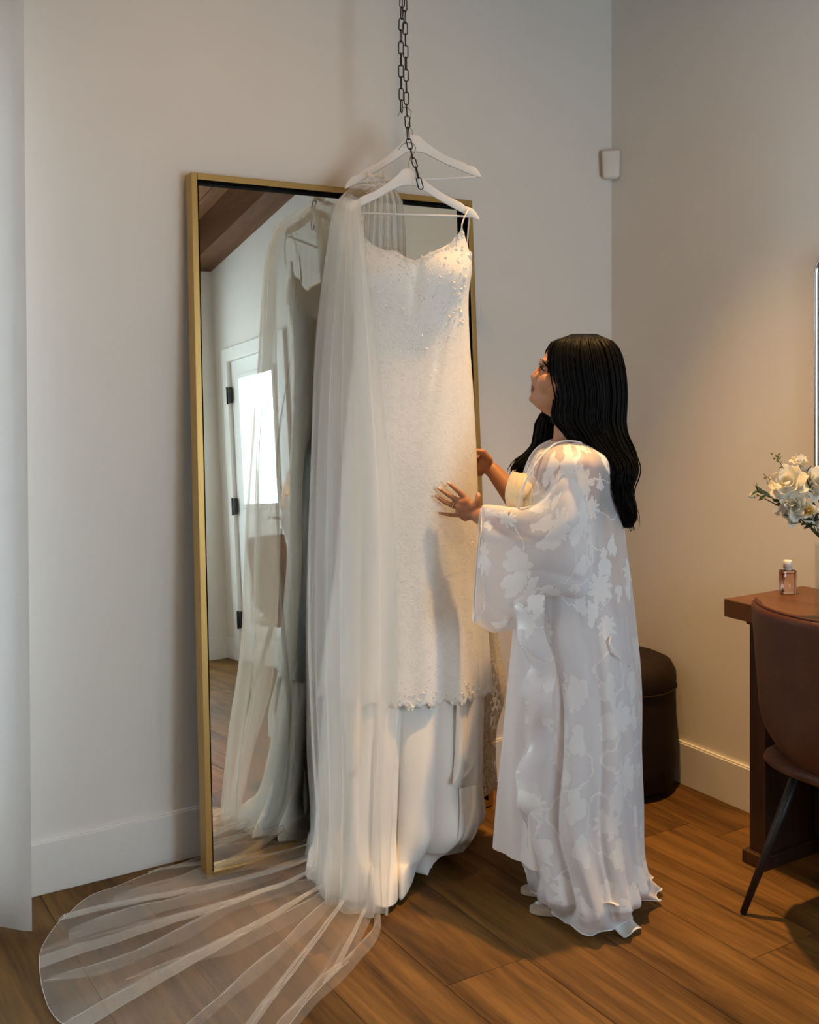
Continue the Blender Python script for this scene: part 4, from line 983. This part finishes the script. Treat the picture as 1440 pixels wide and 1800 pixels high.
# legs and feet
for (d, hx, kx, ax, ay, tx, ty) in ((3.115, 1010, 985, 1022, 1560, 946, 1573), (3.27, 1005, 975, 1005, 1528, 930, 1541)):
    hip = P(hx, 1130, d+ (.0 if d < 3.2 else .03)); kn = P(kx, 1335, d); an = FL(ax, ay+8, .075); 
    B.add(limb(hip, kn, .088, .054)); B.add(limb(kn, lerp(kn, an, .3), .052, .052)); B.add(limb(lerp(kn, an, .3), an, .052, .032))
    fd = (-Rv*1.0-Fv*.05).normalized(); heel = an+Vector((0, 0, -.03))-fd*.01
    toe = FL(tx, ty, .03)
    B.add(limb(heel, lerp(heel, toe, .6), .030, .026)); B.add(limb(an, lerp(heel, toe, .55)+Vector((0, 0, .012)), .032, .024))
    for k in range(5):
        off = Fv*((k-2)*.0165); bp_ = lerp(heel, toe, .62)+off*.9; tp = toe+off-fd*(.004+.006*abs(k-(1 if d > 3.2 else 1)))
        tp.z = .027; bp_.z = .035
        B.add(limb(bp_, tp, .0115, .0085 if k != 1 else .0105, 10))
    z = 0
    s_mb = MB(); pts = []
    n = 26; L = (toe-heel).length+.035; c = lerp(heel, toe, .5); c.z = 0
    vv = []
    for zz in (.004, .018):
        for k in range(n):
            q = 2*pi*k/n; a = cos(q)*L/2; w_ = .034*(1-.18*(a < 0))*sin(q)*(1 if abs(cos(q)) < .9 else .92)
            vv.append(c+fd*a+Fv*w_+Vector((0, 0, zz)))
    sole = mesh('sandal', vv, [tuple(range(n-1, -1, -1)), tuple(n+k for k in range(n))]+[(k, (k+1) % n, (k+1) % n+n, k+n) for k in range(n)], M['sandal'], woman, smooth=False)
    for fr in (.80, .62):
        a = lerp(heel, toe, fr); a.z = .018
        mesh('sandal_strap', *tube([a+Fv*.038*cos(pi*k/12)+Vector((0, 0, .036*sin(pi*k/12))) for k in range(13)], [(.002, .006)]*13, 8), M['pearl'], sole)
    b = MB()
    for k in range(5): b.add(ball(lerp(heel, toe, .80)+Fv*.03*cos(pi*(k+1)/6)+Vector((0, 0, .018-.03+.040*sin(pi*(k+1)/6))), .0045, n=8))
    b.mesh('pearl', M['pearl'], sole)
body = B.mesh('body', M['skin'], woman)
rm = body.modifiers.new('r', 'REMESH'); rm.mode = 'VOXEL'; rm.voxel_size = .0033; rm.use_smooth_shade = True
sm = body.modifiers.new('s', 'SMOOTH'); sm.factor = .5; sm.iterations = 9
dg = bpy.context.evaluated_depsgraph_get(); me = bpy.data.meshes.new_from_object(body.evaluated_get(dg)); body.modifiers.clear(); body.data = me
import numpy as np
nv_ = len(me.vertices); co = np.empty(nv_*3); me.vertices.foreach_get('co', co); co = co.reshape(-1, 3)
ed = np.empty(len(me.edges)*2, dtype=np.int64); me.edges.foreach_get('vertices', ed); ed = ed.reshape(-1, 2)
deg = np.bincount(ed.ravel(), minlength=nv_)[:, None].astype(float)
wgt = (np.clip((co[:, 2:3]-1.40)/.03, 0, 1)*.55)           # soften the face and neck only
for _ in range(9):
    acc = np.zeros_like(co); np.add.at(acc, ed[:, 0], co[ed[:, 1]]); np.add.at(acc, ed[:, 1], co[ed[:, 0]])
    co = co+wgt*(acc/np.maximum(deg, 1)-co)
me.vertices.foreach_set('co', co.ravel()); me.update()
me.materials.clear(); me.materials.append(M['skin']); me.materials.append(M['lips']); me.materials.append(M['nail'])
lipc = [headpt(x, y, s) for x, y in ((934, 679.5), (935, 683.5), (935, 688)) for s in (-.012, -.006, 0, .006)]+[headpt(938.5, 684, -.015)]; base = worldloc(woman)
lipset = [(c-base, .0070) for c in lipc]+[(headpt(940, 684.5, -.014)-base, .005)]; nails = [(c-base, r_*.72) for c, r_ in NAILS]
for p in me.polygons:
    p.use_smooth = True; c = p.center
    if abs(c.z-lipc[0].z) < .03:
        if any((c-q).length < r_ for q, r_ in lipset): p.material_index = 1
    elif .9 < c.z < 1.6:
        if any((c-q).length < r_ for q, r_ in nails): p.material_index = 2
# eyes, lashes, brows
for s in (-1, 1):
    e = mesh('eye', *ball(headpt(961.5, 646.5, s*.030), .0118, n=18), M['eye'], woman)
    mesh('iris', *ball(headpt(957.3, 644.5, s*.030), .0066, n=14), M['iris'], e)
    b = MB()
    for k in range(11):
        a = headpt(952.5+abs(k-5)*.45, 642.5+.2*abs(k-5), s*.031+(k-5)*.0022); b.add(tube([a, a-Rv*.004+Zv*.002, a-Rv*.0075+Zv*.0075], [.0006, .0005, .0002], 5))
    b.add(tube([headpt(952.8+abs(k-5)*.55, 643.5+.25*abs(k-5), s*.031+(k-5)*.0028) for k in range(11)], .0022, 6))
    b.mesh('eyelashes', M['hair'], woman)
    mesh('eyebrow', *tube([headpt(951.5+k*1.1+(k*k)*.06, 632.5+k*1.3, s*(.014+k*.0038)) for k in range(9)], [(.0034*(1-.08*k), .0022) for k in range(9)], 8), M['hair'], woman)
bd_tree = tree_of(body)
def skinp(px, py, off=.0008):
    d = depth_hit(bd_tree, px, py)
    return P(px, py, (d or 3.15)-off)
mesh('eyebrow', *tube([skinp(x, y) for x, y in ((953.5, 632.5), (955, 634.5), (957, 637.5), (959.5, 641), (962, 645), (964, 648))], [.0012, .0021, .0024, .0022, .0016, .0006], 8), M['hair'], woman)
b = MB().add(tube([skinp(x, y) for x, y in ((950.5, 644), (951.5, 646), (953, 648.5), (955.5, 651), (958.5, 652.5))], [.0009, .0017, .0019, .0014, .0005], 8))
for k in range(7):
    a = skinp(950.5+k*.9, 644+k*1.1); b.add(tube([a, a-Rv*.004+Zv*.001, a-Rv*.0065+Zv*.006], [.0006, .0005, .0002], 5))
b.mesh('eyelashes', M['hair'], woman)
# ring on the near hand
rp_ = lerp(ringf[0], ringf[1], .35); ax = (ringf[1]-ringf[0]).normalized(); F = frame_for(ax)
mesh('finger_ring', *tube([rp_+F @ Vector((.0098*cos(k*pi/12), .0098*sin(k*pi/12), 0)) for k in range(24)], [(.0016, .0010)]*24, 6, closed=True), M['gold'], woman)

# satin slip under the robe
SLIP = [(895, 896, 1064, DC, .145), (920, 903, 1062, DC, .14), (1000, 905, 1066, DC, .145), (1100, 902, 1096, DC, .185), (1200, 893, 1094, DC, .19), (1300, 885, 1088, DC, .195), (1400, 876, 1082, DC, .20), (1476, 869, 1075, DC, .205)]
def slipoff(th, py):
    k = max(0, min(1, (py-980)/400)); return k*(.010*sin(th*7+.4)+.005*sin(th*15+py*.01))
o = None
v, f, uv = loft(SLIP, 160, 90, slipoff); o = mesh('satin_slip', v, f, M['slip'], woman, uvs=uv)
# cream lace cups of the slip
CUP = [(828, 904, 1000, DC+.03, .10), (845, 896, 1040, DC+.02, .140), (872, 891, 1060, DC+.01, .150), (893, 895, 1060, DC+.01, .145), (905, 899, 1055, DC, .142)]
v, f, uv = loft(CUP, 120, 16, lambda th, py: .003+.002*sin(th*30)); mesh('lace_bodice', v, f, M['cream'], woman, uvs=uv)
mesh('lace_tie', *tube([P(898, 896, 3.07), P(894, 905, 3.06), P(893, 900, 3.06)], [(.005, .0015)]*3, 8), M['cream'], woman)

# the robe: body, near sleeve, far sleeve, trim
ROBE = [(774, 968, 1034, DC-.01, .105), (784, 950, 1052, DC-.01, .155), (796, 938, 1066, DC-.01, .203), (815, 927, 1076, DC-.005, .218), (840, 918, 1084, DC, .205), (870, 911, 1088, DC, .195), (920, 905, 1094, DC, .19), (1000, 906, 1103, DC, .195), (1100, 908, 1111, DC, .215),
        (1200, 922, 1118, DC, .225), (1300, 918, 1120, DC-.01, .235), (1400, 904, 1120, DC-.02, .245), (1480, 924, 1122, DC-.04, .25), (1530, 934, 1130, DC-.06, .25)]
def robeoff(th, py):
    k = max(0, min(1, (py-880)/500)); q = max(0, min(1, (py-1380)/150))
    o = k*(.030*(abs(sin(th*4.5+.3+.4*sin(py*.004)))**.6-.65)+.009*sin(th*11+py*.004+1))+.003*sin(th*17+py*.02)*(.4+k)+q*.006*sin(th*23+py*.03)
    px_edge = max(0, -cos(th))**8
    return o+px_edge*.010*sin(py*.035)*k
rhem_px = [(1140, 1545), (1160, 1583), (1122, 1592), (1108, 1618), (1088, 1634), (1060, 1641), (1030, 1650), (1006, 1630), (984, 1622), (968, 1600), (948, 1592), (940, 1560), (960, 1530), (1020, 1500), (1090, 1505)]
rcen = P(1035, 1540, DC-.03); rcen.z = 0
rh = [FL(p[0], p[1], .008) for p in rhem_px]; dense2 = [cr(rh, k/400, True) for k in range(400)]
def ang2(p): d = p-rcen; return math.atan2(-d.dot(Fv), d.dot(Rv)) % (2*pi)
def rhem(th): return min(dense2, key=lambda p: abs(((ang2(p)-th+pi) % (2*pi))-pi))
NR = 220; hemtab = [rhem(2*pi*k/NR) for k in range(NR)]
def robe_fn(u, v):
    th = 2*pi*u; vb_ = .86
    def up(py):
        xl, xr, dc, b = interp(ROBE, py); c = (xl+xr)/2; a = (xr-xl)/2; o = robeoff(th, py)
        return P2(c+(a+o*FPX/dc)*cos(th), py, dc, -(b+o)*sin(th))
    if v <= vb_: return up(lerp(774, 1530, v/vb_))
    t = (v-vb_)/(1-vb_); a = up(1530); h = hemtab[int(round(u*NR)) % NR]; p = lerp(a, h, t**1.15)
    out_ = Rv*cos(th)-Fv*sin(th); p = p+out_*.012*t*sin(th*17+1); p.z = max(.004, lerp(a.z, h.z, t**.85)+.010*t*sin(th*13)*(1-t)+.012*t*abs(sin(th*9+.5))); return p
v, f, uv = grid(NR, 170, robe_fn, True, lambda u, v: (u*1.15, v*1.45))
RB = MB(); rv, rf, ruv = v, f, uv
o = mesh('robe', v, f, M['robe'], woman, uvs=uv); robe = o
# sleeves (kimono shaped): rings from the cuff to the shoulder, (x_top, y_top, x_bottom, y_bottom, depth_top, depth_bottom, half thickness)
def sleeve(rings_, name='robe_sleeve', flip=1):
    def fn(u, v):
        n = len(rings_); q = [cr([r_[k] for r_ in rings_], v) for k in range(7)]
        th = 2*pi*u; c = cos(th); s = sin(th)
        t = .5-.5*c                                   # 0 top, 1 bottom
        px = lerp(q[0], q[2], t); py = lerp(q[1], q[3], t); d = lerp(q[4], q[5], t)
        drape = .014*sin(t*9+v*7)*(1-v)+.012*(abs(sin(t*9-v*6))**.6-.6)*(1-v*.6)+.014*exp(-((t-.18-.25*v)/.07)**2)*(1-v)
        ww = (abs(s)**.7)*(1 if s > 0 else -1)*q[6]
        return P2(px, py, d, -ww-drape*(1 if s > 0 else -.5))
    v, f, uv = grid(110, 80, fn, True, lambda u, v: (u*.9+.37, v*.55+.2)); o = mesh(name, v, f, M['robe'], robe, uvs=uv)
    rim = [fn(k/110, 0) for k in range(110)]; mesh('sleeve_trim', *tube(rim, .0022, 6, closed=True), M['robe_hem'], o)
    return fn
NSL = [(842, 893, 845, 1100, 3.20, 3.15, .045), (852, 888, 875, 1112, 3.18, 3.13, .060), (880, 890, 925, 1090, 3.14, 3.10, .070), (915, 893, 950, 1052, 3.10, 3.06, .078), (950, 880, 985, 1046, 3.05, 3.04, .080), (980, 835, 1015, 1050, 3.03, 3.03, .078), (1003, 800, 1035, 1040, 3.05, 3.05, .070), (1020, 786, 1050, 1000, 3.08, 3.08, .05)]
# the cuff hangs open: its front edge bows to the left
NSL[0] = (846, 894, 832, 1092, 3.20, 3.15, .040)
sleeve(NSL)
FSL = [(905, 862, 925, 985, 3.42, 3.40, .05), (925, 850, 950, 990, 3.41, 3.39, .06), (960, 815, 985, 980, 3.38, 3.36, .06), (995, 788, 1015, 950, 3.33, 3.32, .05)]
sleeve(FSL)
# collar band and front edge with eyelash trim
col = [P(1070, 800, 3.13), P(1052, 791, 3.11), P(1034, 783, 3.10), P(1016, 777, 3.09), P(995, 775, 3.10), P(975, 781, 3.10), P(955, 800, 3.085), P(938, 822, 3.075), P(923, 850, 3.085), P(913, 885, 3.10), P(907, 930, 3.11)]
mesh('robe_collar', *tube([cr(col, k/50) for k in range(51)], [(.0028, .0055)]*51, 8), M['robe_hem'], robe)
edge = [P(902+(22 if y > 1180 else 22*(y-1040)/140 if y > 1040 else 0)-(20*exp(-((y-1395)/45)**2))+5*sin(y*.05)+max(0, (y-1420)*.16), y, 3.045+.01*sin(y*.02)) for y in range(1040, 1592, 8)]
def edge_fn(u, v):
    p = cr(edge, v); return p+Rv*(.075*u)-Fv*(.045*u+.012*sin(u*pi)+.004*sin(v*40))*(1)-Rv*.006*sin(v*47)*(1-u)
v, f, uv = grid(10, 120, edge_fn, False, lambda u, v: (u*.08+.1, v*1.0)); mesh('robe_front_edge', v, f, M['robe'], robe, uvs=uv)
mesh('edge_trim', *tube([edge_fn(0, k/120) for k in range(121)], .0018, 6), M['robe_hem'], robe)
mesh('hem_trim', *tube([robe_fn(k/NR, 1.0) for k in range(NR)], .0024, 6, closed=True), M['robe_hem'], robe)
# back edge piping with small eyelash stitches and the belt loop
def backline(py): xl, xr, dc, b = interp(ROBE, min(py, 1530)); return P(xr-1, py, dc-.02)
b = MB().add(tube([backline(y) for y in range(1100, 1500, 8)], .0022, 6))
for y in range(1160, 1490, 13):
    a = P(interp(ROBE, y)[1]-8, y, DC-.09); b.add(tube([a, a+Rv*.012+Zv*.010, a-Rv*.008+Zv*.018], .0009, 5))
b.mesh('eyelash_trim', M['robe_hem'], robe)
mesh('belt_loop', *tube([P(1108, 1112, 3.14), P(1092, 1108, 3.08), P(1076, 1112, 3.02), P(1071, 1128, 2.99), P(1080, 1150, 2.99), P(1096, 1166, 3.03), P(1108, 1172, 3.08)], [(.006, .0018)]*7, 8), M['robe_hem'], robe)
# loose end of the satin belt on the floor
def belt(pts, wd, name):
    def fn(u, v):
        p = cr([FL(*q) for q in pts], v); q = cr([FL(*q) for q in pts], min(1, v+.02))-cr([FL(*q) for q in pts], max(0, v-.02)); q.z = 0; q.normalize(); n_ = Vector((-q.y, q.x, 0))
        return p+n_*(u-.5)*wd+Vector((0, 0, .012*sin(u*pi*1.5+v*4)*(1-abs(v-.5))))
    v, f, uv = grid(8, 40, fn); o = mesh(name, v, f, M['satin'], robe, uvs=uv); s = o.modifiers.new('t', 'SOLIDIFY'); s.thickness = .002
belt([(1066, 1590, .10), (1074, 1590, .08), (1072, 1600, .045), (1085, 1615, .02), (1100, 1632, .012), (1112, 1640, .012)], .062, 'belt_end')
belt([(1075, 1560, .11), (1098, 1560, .10), (1112, 1572, .055), (1108, 1590, .03), (1098, 1600, .02)], .055, 'belt_end')

# hair: a smooth heavy fall behind, a lock over the far shoulder
HR = [(587, 1022, 1030, DC, .006), (589, 1006, 1048, DC, .034), (593.5, 988, 1062, DC, .060), (602, 973, 1075, DC, .083), (615, 965, 1085, DC, .098), (635, 963, 1091, DC, .108), (660, 965, 1095, DC, .112), (685, 971, 1097, DC-.002, .112), (705, 973, 1097, DC-.005, .11), (725, 970, 1096, DC-.01, .108), (742, 974, 1095, DC-.015, .106),
      (758, 988, 1097, DC-.02, .105), (772, 997, 1101, DC-.025, .108), (788, 1012, 1106, DC-.04, .10), (805, 1034, 1111, DC-.06, .09), (830, 1050, 1114, DC-.08, .08), (860, 1061, 1111, DC-.08, .07), (890, 1076, 1118, DC-.08, .055), (912, 1090, 1117, DC-.08, .035), (927, 1098, 1108, DC-.08, .012)]
def hair_fn(th, py):
    k = max(0, min(1, (py-600)/60)); return k*(.0012*sin(th*23+py*.01)+.0010*sin(th*41+py*.02)+.003*sin(th*9+py*.03*k))
v, f, uv = loft(HR, 200, 240, hair_fn); HB = MB(); HB.add((v, f))
for i in range(260):
    th = random.uniform(-.35*pi, 1.3*pi); st = 588.6; en = random.uniform(820, 935); ph = random.random()*6; pts = []; rad = []
    lift = random.uniform(.0, .004)+(.005 if random.random() < .08 else 0)
    for k in range(26):
        py = lerp(st, en, k/25); xl, xr, dc, b_ = interp(HR, min(py, 924)); c = (xl+xr)/2; a = (xr-xl)/2
        o = lift+.004*sin(py*.035+ph)*max(0, (py-720)/160)+(max(0, (py-880))/50)*.006*sin(ph*3)
        rr0 = min(1, k/5); wv = 8*sin(py*.040+ph*.35)*max(0, min(1, (py-760)/60)); pts.append(P2(c+(a+(o-.003*(1-rr0))*600)*cos(th)+wv, py, dc, -(b_+o-.003*(1-rr0))*sin(th))); rad.append(.0026*(1-.75*(k/25)**2))
    HB.add(tube(pts, rad, 5))
hair = HB.mesh('hair', M['hair'], woman)
LR = [(722, 955, 985, 3.27, .02), (733, 948, 985, 3.29, .035), (745, 942, 983, 3.31, .042), (765, 939, 980, 3.33, .045), (782, 936, 972, 3.33, .045), (795, 926, 962, 3.33, .042), (806, 912, 952, 3.32, .036), (816, 903, 944, 3.31, .03), (824, 899, 934, 3.31, .022), (832, 900, 920, 3.31, .012)]
LB = MB(); v, f, uv = loft(LR, 80, 40, lambda th, py: .0025*sin(th*15+py*.05)); LB.add((v, f))
for i in range(60):
    th = random.uniform(0, 2*pi); st = random.uniform(726, 745); en = random.uniform(800, 836); ph = random.random()*6; pts = []; rad = []
    for k in range(16):
        py = lerp(st, en, k/15); xl, xr, dc, b_ = interp(LR, py); o = .002+.004*sin(ph+k*.4)*(k/15)**2
        pts.append(P2((xl+xr)/2+((xr-xl)/2+o*600)*cos(th)-(k/15)**3*6*random.random(), py, dc, -(b_+o)*sin(th))); rad.append(.0022*(1-.7*(k/15)))
    LB.add(tube(pts, rad, 5))
LB.mesh('hair_lock', M['hair'], woman)
